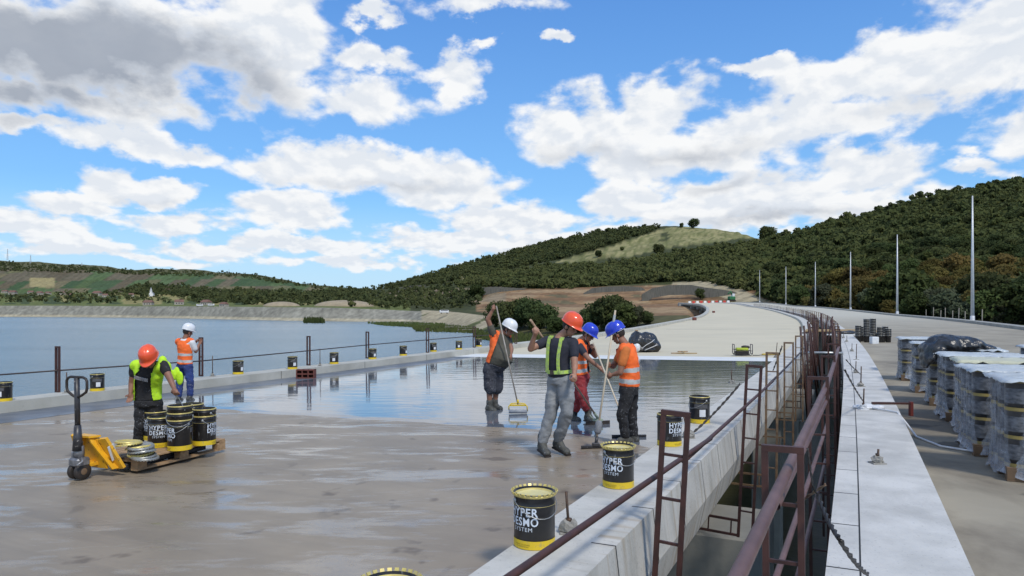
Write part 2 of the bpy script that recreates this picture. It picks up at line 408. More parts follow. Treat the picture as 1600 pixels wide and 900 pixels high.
def rdeck_fx(q, vec, col, bs):
    d = q.noise(q.vm('MULTIPLY', vec, (.5, .35, 1)), 1.0, 7, .62, .5)
    y = q.sep(vec)[1]
    near = q.mapr(y, 14, 34, 1, 0)
    col = q.mix(q.m('MULTIPLY', q.mapr(d, .38, .62), q.mapr(near, 0, 1, .35, .85)), col, (.115, .095, .070))
    w = q.noise(vec, .8, 5, .6, .4)
    damp = q.m('MULTIPLY', q.mapr(w, .60, .64), near)
    col = q.mix(q.m('MULTIPLY', damp, .7), col, (.045, .038, .03))
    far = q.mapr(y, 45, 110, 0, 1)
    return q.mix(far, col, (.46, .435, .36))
M_rdeck = mat('bare_concrete_deck', (.36, .32, .245), (.28, .25, .19), .7, .8, bump=.003, bscale=8, extra=rdeck_fx)

def water_fx(q, vec, col, bs):
    wb = q.new('ShaderNodeBump'); wb.inputs['Distance'].default_value = .35
    n = q.noise(q.vm('MULTIPLY', vec, (1, 1.6, 1)), .55, 5, .6); q.put(wb.inputs['Height'], n); q.put(bs.inputs['Normal'], wb.outputs[0])
    big = q.noise(q.vm('MULTIPLY', vec, (.006, .025, 1)), 1.0, 5)
    return q.mix(q.mapr(big, .4, .65), col, (.15, .215, .245))
M_water = mat('lake_water', (.105, .165, .190), None, 1, .24, spec=.34, extra=water_fx)

# ---------------------------------------------------------------- terrain
WLZ = -10.0
T = {  # u : waterline depth, then (v, depth) of six lines up the land as far as the ridge
 -500: (745, [(478, 775), (468, 1050), (456, 1500), (440, 1850), (418, 2300), (385, 2800)]),
 0: (733, [(478, 752), (470, 1050), (457, 1500), (443, 1850), (423, 2250), (407, 2600)]),
 100: (715, [(478, 735), (470, 1050), (457, 1500), (443, 1850), (427, 2250), (413, 2600)]),
 200: (680, [(479, 700), (470, 1000), (457, 1480), (444, 1850), (430, 2250), (420, 2600)]),
 300: (620, [(479, 640), (471, 950), (457, 1450), (445, 1800), (432, 2200), (422, 2600)]),
 400: (550, [(480, 570), (472, 850), (458, 1400), (447, 1750), (435, 2150), (429, 2600)]),
 450: (525, [(480.5, 545), (473, 800), (460, 1250), (451, 1650), (444, 2100), (440, 2600)]),
 520: (502, [(481, 520), (474, 750), (462, 1100), (456, 1500), (452, 2000), (449, 2600)]),
 570: (489, [(483, 508), (475, 700), (463, 900), (458, 1300), (454, 1900), (452, 2500)]),
 600: (480, [(484, 500), (476, 650), (466, 750), (460, 950), (455, 1200), (452, 1500)]),
 640: (470, [(486, 495), (478, 600), (468, 680), (457, 850), (448, 1150), (439, 1500)]),
 700: (400, [(489, 445), (482, 520), (471, 600), (457, 700), (442, 1000), (422, 1500)]),
 760: (275, [(498, 335), (486, 420), (472, 500), (452, 600), (428, 1000), (406, 1500)]),
 820: (235, [(505, 270), (490, 340), (474, 450), (452, 560), (418, 1000), (389, 1500)]),
 900: (210, [(508, 250), (492, 310), (475, 430), (449, 550), (412, 1000), (370, 1500)]),
 960: (190, [(505, 230), (492, 290), (475, 420), (448, 540), (402, 950), (361, 1400)]),
 1050: (170, [(502, 210), (490, 260), (473, 420), (447, 520), (402, 850), (355, 1300)]),
 1100: (160, [(502, 195), (489, 250), (472, 420), (446, 500), (402, 800), (358, 1250)]),
 1150: (150, [(502, 182), (488, 235), (472, 410), (442, 480), (404, 720), (366, 1150)]),
 1200: (140, [(502, 170), (487, 220), (471, 395), (442, 455), (408, 600), (376, 900)]),
 1250: (130, [(503, 150), (490, 200), (474, 330), (444, 400), (405, 520), (366, 800)]),
 1300: (120, [(505, 140), (492, 180), (476, 280), (444, 360), (395, 480), (351, 780)]),
 1400: (110, [(510, 125), (498, 150), (480, 220), (445, 300), (390, 430), (327, 720)]),
 1500: (100, [(514, 115), (503, 135), (485, 190), (442, 270), (382, 400), (305, 680)]),
 1600: (95, [(518, 108), (508, 125), (488, 175), (438, 250), (372, 380), (288, 650)]),
 2000: (85, [(525, 98), (515, 112), (495, 150), (440, 220), (350, 350), (235, 600)]),
 2700: (75, [(535, 88), (525, 100), (505, 140), (440, 210), (340, 330), (180, 560)]),
}
TU = np.array(sorted(T)); NR = 11
def tcol(u):
    dw, L = T[u]
    rows = [(dw*.85, -14.), (dw, WLZ), (dw*1.008+.6, WLZ+.7)] + [(d, (480-v)/1100*d) for v, d in L]
    d, z = rows[-1]; rows += [(d*1.15, z-.02*d-6), (d*1.5, z*.5-20)]
    return rows
TD = np.array([[r[0] for r in tcol(u)] for u in TU]); TZ = np.array([[r[1] for r in tcol(u)] for u in TU])
nU, sub = 900, 18
Ug = np.linspace(-500, 2700, nU); Rg = np.linspace(0, NR-1, (NR-1)*sub+1)
def interp_cols(A):
    o = np.zeros((nU, NR))
    for j in range(NR): o[:, j] = np.interp(Ug, TU, A[:, j])
    k = np.ones(9)/9
    for j in range(NR): o[:, j] = np.convolve(np.pad(o[:, j], 4, mode='edge'), k, 'valid')
    w = np.zeros((nU, len(Rg)))
    for i in range(nU): w[i] = np.interp(Rg, np.arange(NR), o[i])
    return w
GD, GZ = interp_cols(TD), interp_cols(TZ)
def vnoise(x, y, seed=0):
    r = np.random.default_rng(seed); P = r.random((256, 256))
    xi = np.floor(x).astype(int); yi = np.floor(y).astype(int); fx = x-xi; fy = y-yi
    fx = fx*fx*(3-2*fx); fy = fy*fy*(3-2*fy)
    g = lambda a, b_: P[a % 256, b_ % 256]
    return (g(xi, yi)*(1-fx)+g(xi+1, yi)*fx)*(1-fy)+(g(xi, yi+1)*(1-fx)+g(xi+1, yi+1)*fx)*fy
def fbm(x, y, o=5, seed=0):
    return sum(vnoise(x*2**i, y*2**i, seed+i)*.5**i for i in range(o))/sum(.5**i for i in range(o))-.5
GX = (Ug[:, None]-800)/1100*GD
land = np.clip((Rg-3.2)/2, 0, 1)[None, :]
GZ0 = GZ.copy()
GZ += fbm(GX*.012, GD*.012, 5, 3)*land*np.clip(GD*.012, 0, 16)
# clearance under and beside the two decks, and the cut through the land at the far end
near = (GD < 420) & (GX > -30) & (GX < 170)
ii = np.argwhere(near)
for (i, j) in ii:
    s, off = to_so(GX[i, j], GD[i, j])
    if -16 < off < 21 and s < 352:
        dk = W(min(s, 350), 8).z; lim = dk-(6.0 if s < 280 else 6.0-4.6*min(1, (s-280)/60))
        e = min(1, max(0, (21-off)/4, 0)) if off > 17 else 1
        if GZ[i, j] > lim: GZ[i, j] = GZ[i, j]*(1-e)+lim*e
GV = 480-1100*GZ/GD
def inpoly(u, v, poly):
    c = np.zeros(np.shape(u), bool); n = len(poly)
    for i in range(n):
        x0, y0 = poly[i]; x1, y1 = poly[(i+1) % n]
        if y0 == y1: continue
        k = ((y0 > v) != (y1 > v)) & (u < (x1-x0)*(v-y0)/(y1-y0)+x0); c ^= k
    return c
def terrain_colours():
    U = np.repeat(Ug[:, None], len(Rg), 1); V = GV; Rr = np.repeat(Rg[None, :], nU, 0)
    C = np.zeros(U.shape+(3,)); C[:] = (.055, .062, .026)
    def paint(mask, c, amt=1.0): C[mask] = C[mask]*(1-amt)+np.array(c)*amt
    n1 = fbm(GX*.03, GD*.03, 5, 11); n2 = fbm(GX*.15, GD*.15, 4, 21); nf = fbm(U*.05, V*.12, 4, 31)
    paint(Rr < 1.6, (.30, .26, .18)); paint(Rr < .98, (.08, .07, .05))
    paint((Rr >= 1.6) & (Rr <= 3.05) & (U < 720), (.235, .225, .185))
    streak = vnoise(U*.35, U*0+.5, 5)-.5
    m = (Rr >= 2.0) & (Rr <= 3.0) & (U < 700); C[m] *= (1+.35*streak[m][:, None])
    paint((Rr >= 1.0) & (Rr <= 2.12) & (U < 720), (.36, .32, .23))
    paint((Rr >= 1.6) & (Rr <= 3.3) & (U >= 660) & (U < 790), (.36, .31, .21))
    paint((Rr > 1.3) & (Rr <= 3.3) & (U >= 660) & (U < 800) & (n1 > .06), (.10, .11, .045))
    paint((Rr > 1.6) & (Rr < 4) & (U >= 790), (.09, .085, .04))
    # plain
    paint((Rr > 3.05) & (Rr < 5) & (U < 640), (.12, .14, .045))
    paint((Rr > 3.3) & (Rr < 4.7) & (U < 600) & (nf > .05), (.24, .21, .085))
    paint((Rr > 3.3) & (Rr < 4.7) & (U < 600) & (nf < -.12), (.055, .075, .03))
    # field strips on the left hill
    a = U+(V-440)*1.6; 
    bandv = np.digitize(V+(U*.012), [418, 427, 440, 452, 461]); 
    cell = np.floor((a+bandv*37)/np.array([30, 24, 33, 20, 28, 40])[bandv]).astype(int)
    hsh = (np.sin(cell*127.1+bandv*311.7)*43758.5) % 1
    pal = np.array([(.075, .11, .04), (.13, .125, .06), (.05, .085, .035), (.15, .13, .07), (.11, .09, .055), (.085, .125, .05), (.13, .11, .07), (.06, .095, .04)])
    m = (Rr > 5) & (Rr < 8.1) & (U < 560); C[m] = pal[(hsh*8).astype(int) % 8][m]
    fr = ((a+bandv*37)/np.array([30, 24, 33, 20, 28, 40])[bandv]) % 1
    sub2 = (np.floor(fr*6)).astype(int); C[m] *= (1+.10*((sub2 % 2)*2-1))[m][:, None]
    paint(m & (fr < .04), (.045, .06, .025), .7)
    paint((Rr > 7.35) & (U < 560) & (Rr < 9), (.10, .10, .05))
    paint((U > 48) & (U < 85) & (V > 434) & (V < 448) & (Rr > 5), (.30, .25, .12))
    # earthworks in the middle
    em = (Rr > 3.7) & (Rr < 6.05) & (U > 745) & (U < 1215)
    paint(em, (.25, .155, .08)); paint(em & (n1 > .03), (.30, .21, .12)); paint(em & (n1 < -.10), (.13, .11, .06))
    terr = (np.floor(GZ/2.2) % 2 == 0); paint(em & terr, (.16, .09, .05), .6)
    paint((Rr > 5) & (Rr < 6.2) & (U > 600) & (U < 790) & (n1 > -.03), (.24, .185, .12))
    paint(inpoly(U, V, [(1040, 441), (1095, 437), (1160, 452), (1205, 472), (1160, 474), (1120, 462), (1060, 447)]), (.34, .29, .19))
    # dry grass slopes
    gm = (nf > -.22) & inpoly(U, V, [(860, 412), (930, 392), (1000, 370), (1045, 355), (1130, 352), (1185, 372), (1120, 378), (1050, 386), (985, 400), (920, 408)])
    paint(gm, (.27, .245, .115)); paint(gm & (n1 < -.02), (.17, .17, .07), .7); lines = np.sin((V+U*.22)*1.7+n1*9) > .55; paint(gm & lines, (.13, .14, .05), .8)
    paint(inpoly(U, V, [(640, 445), (700, 434), (760, 424), (765, 429), (700, 441)]), (.24, .22, .11))
    paint((U > 1180) & (Rr > 6.5) & (n1 > .16), (.20, .18, .10))
    C *= (1+.5*n2[..., None])
    return np.clip(C, 0, 1)
def build_terrain():
    nR = len(Rg); v = np.stack([GX, GD, GZ], -1).reshape(-1, 3)
    i = np.arange(nU-1)[:, None]*nR+np.arange(nR-1)[None, :]
    f = np.stack([i, i+nR, i+nR+1, i+1], -1).reshape(-1, 4)
    me = bpy.data.meshes.new('hills'); me.vertices.add(len(v)); me.vertices.foreach_set('co', v.ravel().astype('f'))
    me.loops.add(f.size); me.loops.foreach_set('vertex_index', f.ravel().astype('i'))
    me.polygons.add(len(f)); me.polygons.foreach_set('loop_start', np.arange(0, f.size, 4, dtype='i')); me.update(calc_edges=True)
    smooth(me); ca = me.color_attributes.new('land', 'FLOAT_COLOR', 'POINT')
    C = terrain_colours().reshape(-1, 3); ca.data.foreach_set('color', np.concatenate([C, np.ones((len(C), 1))], 1).astype('f').ravel())
    def fx(q, vec, col, bs):
        a = q.new('ShaderNodeVertexColor'); a.layer_name = 'land'
        n = q.noise(vec, .25, 6); 
        return q.vm('MULTIPLY', a.outputs[0], q.comb(*[q.mapr(n, .3, .7, .7, 1.3)]*3))
    m = mat('land', (.1, .1, .05), None, 1, .95, extra=fx, spec=.1)
    obj('hills', me, m, kind='structure')
build_terrain()
def thit(u, v):
    i = int(np.clip(round((u-Ug[0])/(Ug[1]-Ug[0])), 0, nU-1)); a = GV[i]
    k = np.argmax(a[sub:] <= v)+sub
    if a[k] > v: return None
    v0, v1 = a[k-1], a[k]; t = 0 if v0 == v1 else (v0-v)/(v0-v1); d = GD[i, k-1]*(1-t)+GD[i, k]*t
    return Vector(((u-800)/1100*d, d, GZ[i, k-1]*(1-t)+GZ[i, k]*t))
def tz(x, y):
    u = 800+1100*x/y; i = int(np.clip(round((u-Ug[0])/(Ug[1]-Ug[0])), 0, nU-1)); return float(np.interp(y, GD[i], GZ[i]))
# lake: one sheet, the land rises out of it
b = BM(); bmesh.ops.create_grid(b, x_segments=8, y_segments=8, size=6000, matrix=Matrix.Translation((0, 3000, WLZ)))
obj('lake_water', b, M_water, kind='structure')

mud = mat('mud_shallows', (.085, .082, .035), (.055, .055, .028), .15, .35, detail=6, bump=.05, bscale=.8)
b = BM(); pts0 = [W(s, 17, 0) for s in range(6, 110, 8)]; pts1 = [W(s, -16, 0) for s in range(6, 110, 8)]
va = [b.verts.new((p.x, p.y, WLZ+.03)) for p in pts0]; vb = [b.verts.new((p.x, p.y, WLZ+.03)) for p in pts1]
for i in range(len(va)-1): b.faces.new((va[i], va[i+1], vb[i+1], vb[i]))
bmesh.ops.recalc_face_normals(b, faces=b.faces); obj('shallow_water', b, mud, kind='structure')
# ---------------------------------------------------------------- the two decks
brL = empty('road_bridge', W(0, 8, -3), label='left curved concrete viaduct deck being waterproofed, workers standing on it', cat='bridge', group='twin road bridges')
brR = empty('road_bridge', W(0, -6, -3, 'R'), label='right curved concrete viaduct deck carrying wrapped pallets and tall bare poles', cat='bridge', group='twin road bridges')
def under(par, a, b_):   # parent but keep world placing
    a.parent = par; a.matrix_parent_inverse = Matrix.Translation(par.location).inverted(); return a
def P_(o, par): o.parent = par; o.matrix_parent_inverse = Matrix.Translation(par.location).inverted(); return o
S0, S1 = -14, 352
P_(sweep('deck_slab', [(RO+.28, -.012), (LO-.02, -.012), (LO-.02, -.28), (RO+.28, -.28)], S0, S1, 2, 'L', M_conc), brL)
P_(sweep('kerb', [(RI, -.20), (RI, KH), (RO+.22, KH), (RO, KH-.002), (RO-.05, KH-.42), (RO+.02, KH-.74), (RO+.26, KH-.74), (RO+.26, -.20)], S0, S1, 1, 'L', M_kerb), brL)
P_(sweep('kerb', [(LI, -.20), (LI, KH), (LO, KH), (LO+.05, KH-.45), (LO, KH-.8), (LO-.2, KH-.8), (LO-.2, -.2)], S0, S1, 1, 'L', M_kerb_l), brL)
for o in (2.9, 5.9, 8.9, 11.9, 14.4):
    P_(sweep('girder', [(o-.35, -.285), (o+.35, -.285), (o+.35, -.45), (o+.12, -.6), (o+.12, -.95), (o+.3, -1.1), (o+.3, -1.3), (o-.3, -1.3), (o-.3, -1.1), (o-.12, -.95), (o-.12, -.6), (o-.35, -.45)], S0, S1, 4, 'L', M_conc_d), brL)
P_(sweep('deck_slab', [(KR+.1, -.012), (OT+.1, -.012), (OT+.1, -.28), (KR+.1, -.28)], S0, S1, 2, 'R', M_conc), brR)
P_(sweep('kerb', [(KL, -.52), (KL-.04, -.2), (KL, KH), (KL-.29, KH), (KR, KH), (KR, -.2), (KR+.15, -.2), (KR+.3, -.52)], S0, S1, 1, 'R', M_kerb_r), brR)
P_(sweep('kerb', [(OT+.75, -.2), (OT+.75, KH), (OT, KH), (OT-.05, KH-.5), (OT+.3, KH-.75), (OT+.35, -.2)], S0, S1, 2, 'R', M_conc), brR)
for o in (-1.0, -4.0, -7.0, -10.0, -12.0):
    P_(sweep('girder', [(o-.35, -.285), (o+.35, -.285), (o+.35, -.45), (o+.12, -.6), (o+.12, -.95), (o+.3, -1.1), (o+.3, -1.3), (o-.3, -1.3), (o-.3, -1.1), (o-.12, -.95), (o-.12, -.6), (o-.35, -.45)], S0, S1, 4, 'R', M_conc_d), brR)
for i, s in enumerate(np.arange(11.2, 345, 18.5)):
    for side, a, c in (('L', 1.15, 15.4), ('R', -.15, -12.6)):
        b = BM(); h = head(s); Mr = Matrix.Rotation(-h, 3, 'Z'); mid = (a+c)/2
        p = W(s, mid, -1.3, side); box(b, p+Vector((0, 0, -.5)), (abs(c-a), 1.7, 1.0), Mr, .03)
        P_(obj('pier_cap', b, M_conc), brL if side == 'L' else brR)
        for o in (a+(c-a)*.12, a+(c-a)*.5, a+(c-a)*.88):
            b = BM(); p = W(s, o, -2.3, side); zb = min(-15, p.z-6); zb = -15
            box(b, (p.x, p.y, (p.z+zb)/2), (1.1, 1.1, p.z-zb), Mr, .06)
            P_(obj('pier_column', b, M_conc), brL if side == 'L' else brR)
# abutment block where the left deck meets the far bank
b = BM(); p = W(346, 9, -.3); box(b, p+Vector((0, 0, -3.2)), (16, 3, 6.2), Matrix.Rotation(-head(346), 3, 'Z')); P_(obj('abutment', b, M_conc), brL)

# surfacing, each layer 4 mm above the one under it
fr = [hit(u, v) for u, v in [(180, 632), (260, 634), (335, 638), (400, 645), (480, 650), (556, 654), (650, 660), (744, 665), (860, 673), (940, 682), (1000, 697), (1028, 703)]]
fo = sorted([(o, s) for _, s, o in fr]); print('front', [(round(float(o), 2), round(float(s), 2)) for o, s in fo])
e1 = [hit(u, v) for u, v in [(800, 559), (900, 560), (1000, 561.5), (1100, 563), (1180, 565)]]; print('end', [(round(float(o), 2), round(float(s), 2)) for _, s, o in e1])
FO = np.array(fo)
SE = float(np.mean([s for _, s, o in e1]))
offs = np.linspace(RI+.002, LI-.002, 40)
sheet('road_primed', [(o, S0, S1) for o in offs[::3]], M_primer, .0, sub=180, kind='structure')
sheet('membrane_strip', [(o, -2, SE) for o in np.linspace(13.55, LI-.003, 6)], M_strip, .004, sub=40, kind='structure')
ofm = np.linspace(RI+.003, 13.9, 60)
sheet('wet_membrane', [(o, float(np.interp(o, FO[:, 0], FO[:, 1]))+.05*math.sin(o*3)+.02*math.sin(o*7), SE) for o in ofm], M_wet, .008, sub=60, kind='structure')
sheet('white_edge_strip', [(o, SE, SE+2.0) for o in offs[::3]], M_white, .006, sub=3, kind='structure')
sheet('beige_coating', [(o, SE+2.0, S1) for o in offs[::3]], M_coat, .004, sub=180, kind='structure')
for s_ in (61,):
    sheet('deck_joint', [(o, s_, s_+.12) for o in np.linspace(3, 13, 8)], mat('joint', (.12, .11, .09)), .008, sub=2, kind='structure')
sheet('road_bare', [(o, S0, S1) for o in np.linspace(KR-.002, OT+.76, 10)], M_rdeck, .0, 'R', sub=180, kind='structure')
# end of the road beyond the decks
# ---------------------------------------------------------------- vegetation
def leafy(m):
    t = m.node_tree; q = NT(t); nn = q.vm('NORMALIZE', q.vm('ADD', q.vm('MULTIPLY', q.new('ShaderNodeNewGeometry').outputs['Normal'], (.55, .55, .55)), (.12, -.22, .62))); bs = t.nodes['Principled BSDF']; q.put(bs.inputs['Normal'], nn); src = bs.inputs['Base Color'].links[0].from_socket
    tr = t.nodes.new('ShaderNodeBsdfTranslucent'); mx = t.nodes.new('ShaderNodeMixShader'); mx.inputs[0].default_value = .38
    t.links.new(src, tr.inputs[0]); t.links.new(bs.outputs[0], mx.inputs[1]); t.links.new(tr.outputs[0], mx.inputs[2]); t.links.new(mx.outputs[0], t.nodes['Material Output'].inputs[0]); return m
def leaf_mat(name, a, b_):
    m = mat(name, a, b_, .11, .9, detail=6, contrast=(.3, .7), obj_rand=.35, spec=.15); return leafy(m)
L_dark = leaf_mat('foliage_dark', (.044, .062, .023), (.082, .100, .035))
L_mid = leaf_mat('foliage_mid', (.045, .066, .020), (.085, .105, .034))
L_olive = leaf_mat('foliage_olive', (.105, .090, .026), (.16, .125, .038))
L_grey = leaf_mat('foliage_grey', (.075, .092, .050), (.115, .13, .075))
L_forest = mat('foliage_far', (.058, .078, .032), (.115, .128, .052), .02, .9, detail=8, contrast=(.3, .7), spec=.1)
L_forest2 = mat('foliage_wood', (.060, .082, .030), (.108, .122, .044), .03, .9, detail=8, contrast=(.3, .7), spec=.1)
L_olivew = mat('foliage_olive_wood', (.085, .082, .028), (.135, .112, .038), .04, .9, detail=8, contrast=(.3, .7), spec=.1)
L_scrub = mat('foliage_scrub', (.068, .090, .032), (.15, .16, .062), .035, .9, detail=8, contrast=(.3, .7), spec=.1)
for _m in (L_forest, L_forest2, L_scrub, L_olivew):   # single crowns differ in hue and depth of green
    _t = _m.node_tree; _q = NT(_t); _b = _t.nodes['Principled BSDF']; _src = _b.inputs['Base Color'].links[0].from_socket; _pos = _q.new('ShaderNodeNewGeometry').outputs['Position']
    _c = _q.mix(_q.mapr(_q.noise(_pos, .13, 2), .52, .66), _src, (.120, .132, .045)); _c = _q.mix(_q.mapr(_q.noise(_q.vm('ADD', _pos, (90, 40, 0)), .10, 2), .54, .68, 0, .8), _c, (.045, .058, .028)); _q.put(_b.inputs['Base Color'], _c); leafy(_m)
M_bark = mat('bark', (.10, .075, .05), (.06, .045, .03), 5, .9)
def crown_quads(rng, H, Wd, K, m, ls, z0=.25):
    """leaf clumps spread through the crown's volume; returns quads (n,4,3)"""
    th = rng.random(K)*2*math.pi; ph = np.arccos(1-2*rng.random(K)*.95); rr = .45+.5*rng.random(K)**.6
    cz = (z0+(1-z0)*.5)*H; rz = (1-z0)*.5*H
    c = np.stack([np.sin(ph)*np.cos(th)*rr*Wd*.5, np.sin(ph)*np.sin(th)*rr*Wd*.5, cz+np.cos(ph)*rr*rz], 1)
    cr = (Wd*.12+Wd*.12*rng.random(K))
    d = rng.normal(size=(K, m, 3)); d /= np.linalg.norm(d, axis=2, keepdims=True)
    p = c[:, None]+d*cr[:, None, None]*(.6+.5*rng.random((K, m, 1)))*np.array([1, 1, .75])
    p = p.reshape(-1, 3); nrm = d.reshape(-1, 3)+rng.normal(size=(K*m, 3))*.5; nrm /= np.linalg.norm(nrm, axis=1, keepdims=True)
    a = np.cross(nrm, rng.normal(size=nrm.shape)); a /= np.linalg.norm(a, axis=1, keepdims=True); bb = np.cross(nrm, a)
    s = (ls*(.6+.8*rng.random((len(p), 1))))
    return np.stack([p-a*s-bb*s*.6, p+a*s-bb*s*.5, p+a*s*.7+bb*s*.7, p-a*s*.8+bb*s*.5], 1)
def quads_mesh(name, Q):
    n = len(Q); me = bpy.data.meshes.new(name); me.vertices.add(n*4); me.vertices.foreach_set('co', Q.reshape(-1).astype('f'))
    me.loops.add(n*4); me.loops.foreach_set('vertex_index', np.arange(n*4, dtype='i')); me.polygons.add(n)
    me.polygons.foreach_set('loop_start', np.arange(0, n*4, 4, dtype='i')); me.update(calc_edges=True); return me
def trunk_mesh(rng, H, Wd):
    b = BM(); tube(b, [(0, 0, -1.0), (.05, 0, H*.25), (-.08, .06, H*.5), (.05, .1, H*.8)], [.032*H, .026*H, .018*H, .006*H], 7)
    for k in range(6):
        a = k*1.05+rng.random(); z = H*(.25+.09*k); L = Wd*.38
        tube(b, [(0, 0, z), (math.cos(a)*L*.5, math.sin(a)*L*.5, z+H*.09), (math.cos(a)*L, math.sin(a)*L, z+H*.2)], [.012*H, .008*H, .003*H], 5)
    me = bpy.data.meshes.new('trunk'); b.to_mesh(me); b.free(); return me
PROTO = []
for k, (H, Wd, K, m, ls) in enumerate([(9, 8.5, 70, 60, .30), (8, 9, 72, 60, .30), (10, 8.2, 76, 58, .31), (7, 7.5, 60, 60, .28)]):
    rng = np.random.default_rng(50+k); PROTO.append((quads_mesh('crown', crown_quads(rng, H, Wd, K, m, ls, .10)), trunk_mesh(rng, H, Wd), H, Wd))
CROWN_BY = {}
def tree(pos, kind, h, leaf, label, group, z0dig=0):
    cm, tm, H, Wd = PROTO[kind]; key = (kind, leaf.name)
    if key not in CROWN_BY:
        c = cm.copy(); c.materials.clear(); c.materials.append(leaf); CROWN_BY[key] = c
    if not tm.materials: tm.materials.append(M_bark)
    s = h/H; e = empty('tree', (pos[0], pos[1], pos[2]-.3), random.random()*6.28, label, 'tree', group); e.scale = (s*random.uniform(.9, 1.15), s*random.uniform(.9, 1.15), s)
    for nm, me in (('crown', CROWN_BY[key]), ('trunk', tm)):
        o = bpy.data.objects.new(nm, me); COL.objects.link(o); o.parent = e
    return e
def scatter(poly, n, size_m, dens=.42, seed=0, vmin_extra=0):
    rng = np.random.default_rng(seed); P = np.array(poly, float); lo = P.min(0); hi = P.max(0); out = []; pu = []
    cell = {}
    for _ in range(n):
        u = rng.uniform(lo[0], hi[0]); v = rng.uniform(lo[1], hi[1])
        if not inpoly(np.array([u]), np.array([v]), poly)[0]: continue
        p = thit(u, v)
        if p is None: continue
        h = size_m*rng.choice([.55, .75, .9, 1.05, 1.3], p=[.2, .2, .25, .2, .15])*rng.uniform(.9, 1.1); r = h/p.y*1100*dens
        ck = (int(u//12), int(v//12)); bad = False
        for a in (-2, -1, 0, 1, 2):
            for c in (-1, 0, 1):
                for (uu, vv) in cell.get((ck[0]+a, ck[1]+c), ()):
                    if (uu-u)**2+((vv-v)*1.7)**2 < r*r: bad = True; break
        if bad: continue
        cell.setdefault(ck, []).append((u, v)); out.append((p, h, u, v))
    return out
def wood(name, pts, m, label, cat, seed, K=9, q=8, wide=1.0):
    rng = np.random.default_rng(seed); base = [crown_quads(rng, 1, wide*1.15, K, q, .135, .0) for _ in range(8)]; L = []
    for (p, h, u, v) in pts:
        Q = base[rng.integers(8)]; a = rng.random()*6.28; Rm = np.array([[math.cos(a), -math.sin(a), 0], [math.sin(a), math.cos(a), 0], [0, 0, 1]])
        L.append((Q.reshape(-1, 3)@Rm.T*np.array([h, h, h*rng.uniform(.85, 1.15)])+np.array([p.x, p.y, p.z-.08*h])).reshape(-1, 4, 3))
    if not L: return
    obj(name, quads_mesh(name, np.concatenate(L)), m, label=label, cat=cat, kind='stuff'); print(name, len(L))
right_poly = [(1190, 374), (1250, 363), (1300, 348), (1400, 324), (1500, 302), (1600, 285), (1760, 262), (1760, 512), (1500, 504), (1390, 494), (1300, 484), (1230, 478), (1200, 470), (1170, 440), (1185, 400)]
pts = scatter(right_poly, 60000, 8.0, .29, 5)
pts.sort(key=lambda t: -t[1]/t[0].y)
print('right trees', len(pts))
cnt = 0; rest = []
for (p, h, u, v) in pts:
    s, off = to_so(p.x, p.y)
    if off > OT-5 and s < 352: continue
    big = u < 1640 and cnt < 235
    if big:
        nrm = v-(300+max(0, (1600-u))*.35)
        if v > 424+(1600-u)*.12 and u > 1250: leaf = random.choice([L_olive, L_olive, L_olive, L_mid]) if v < 482 else random.choice([L_mid, L_grey, L_dark, L_olive])
        else: leaf = random.choice([L_dark, L_mid, L_dark])
        if u > 1540 and v > 470 and random.random() < .5: leaf = L_grey
        nm = {'foliage_dark': 'dark green', 'foliage_mid': 'mid green', 'foliage_olive': 'olive yellow', 'foliage_grey': 'grey green'}[leaf.name]
        tree(p, random.randrange(4), h, leaf, f'{nm} bushy tree in the wood behind the right deck', 'trees of the near wood: '+nm); cnt += 1
    else: rest.append((p, h, u, v))
up = [t for t in rest if t[3] < 400+max(0, (1300-t[2]))*.1]; lo_ = [t for t in rest if not t[3] < 400+max(0, (1300-t[2]))*.1]
lowr = [t for t in rest if t[3] > 424+(1600-t[2])*.12 and t[2] > 1250]; upr = [t for t in rest if not (t[3] > 424+(1600-t[2])*.12 and t[2] > 1250)]
wood('forest', upr, L_forest2, 'dense dark mixed wood covering the upper right hill', 'wood', 3, K=18, q=14)
wood('forest', lowr, L_olivew, 'yellow brown band of lower wood on the right hill', 'wood', 33, K=18, q=14)
cw = scatter([(588, 452), (640, 438), (700, 420), (760, 405), (820, 388), (900, 369), (960, 360), (1035, 354), (1020, 362), (1000, 368), (930, 390), (880, 404), (800, 420), (700, 441), (640, 452)], 16000, 8, .30, 8)
wood('forest', cw, L_forest, 'dark oak wood along the left flank of the centre hill', 'wood', 4, K=12, q=10)
cm_ = scatter([(700, 448), (760, 430), (860, 418), (930, 418), (1000, 410), (1060, 396), (1130, 386), (1185, 381), (1215, 395), (1215, 450), (1165, 455), (1100, 440), (1040, 440), (960, 446), (880, 452), (800, 450)], 12000, 7, .33, 9)
wood('forest', cm_, L_scrub, 'scrubby green wood below the dry grass slope', 'wood', 5, K=16, q=13)
sh = scatter([(480, 462), (540, 452), (600, 457), (650, 452), (690, 448), (740, 460), (755, 478), (700, 484), (620, 484), (560, 480), (500, 478), (420, 478), (300, 472), (300, 462), (400, 460)], 3500, 8, .5, 10)
wood('shrubs', sh, L_forest, 'line of green bushes behind the lake embankment', 'bushes', 6)
pl = scatter([(-60, 472), (100, 474), (250, 474), (420, 478), (560, 480), (560, 470), (420, 462), (200, 458), (60, 460), (-60, 462)], 700, 10, .8, 11)
wood('tree_belt', pl, L_forest, 'scattered village trees on the plain across the lake', 'trees', 7)
rb = scatter([(-60, 412), (0, 410), (100, 415), (200, 423), (300, 424), (400, 430), (450, 440), (520, 450), (590, 453), (560, 456), (500, 452), (440, 444), (380, 434), (300, 432), (200, 429), (100, 426), (0, 424), (-60, 424)], 4000, 9, .33, 12)
wood('tree_belt', rb, L_forest, 'hedge and tree belt along the left ridge', 'trees', 8)
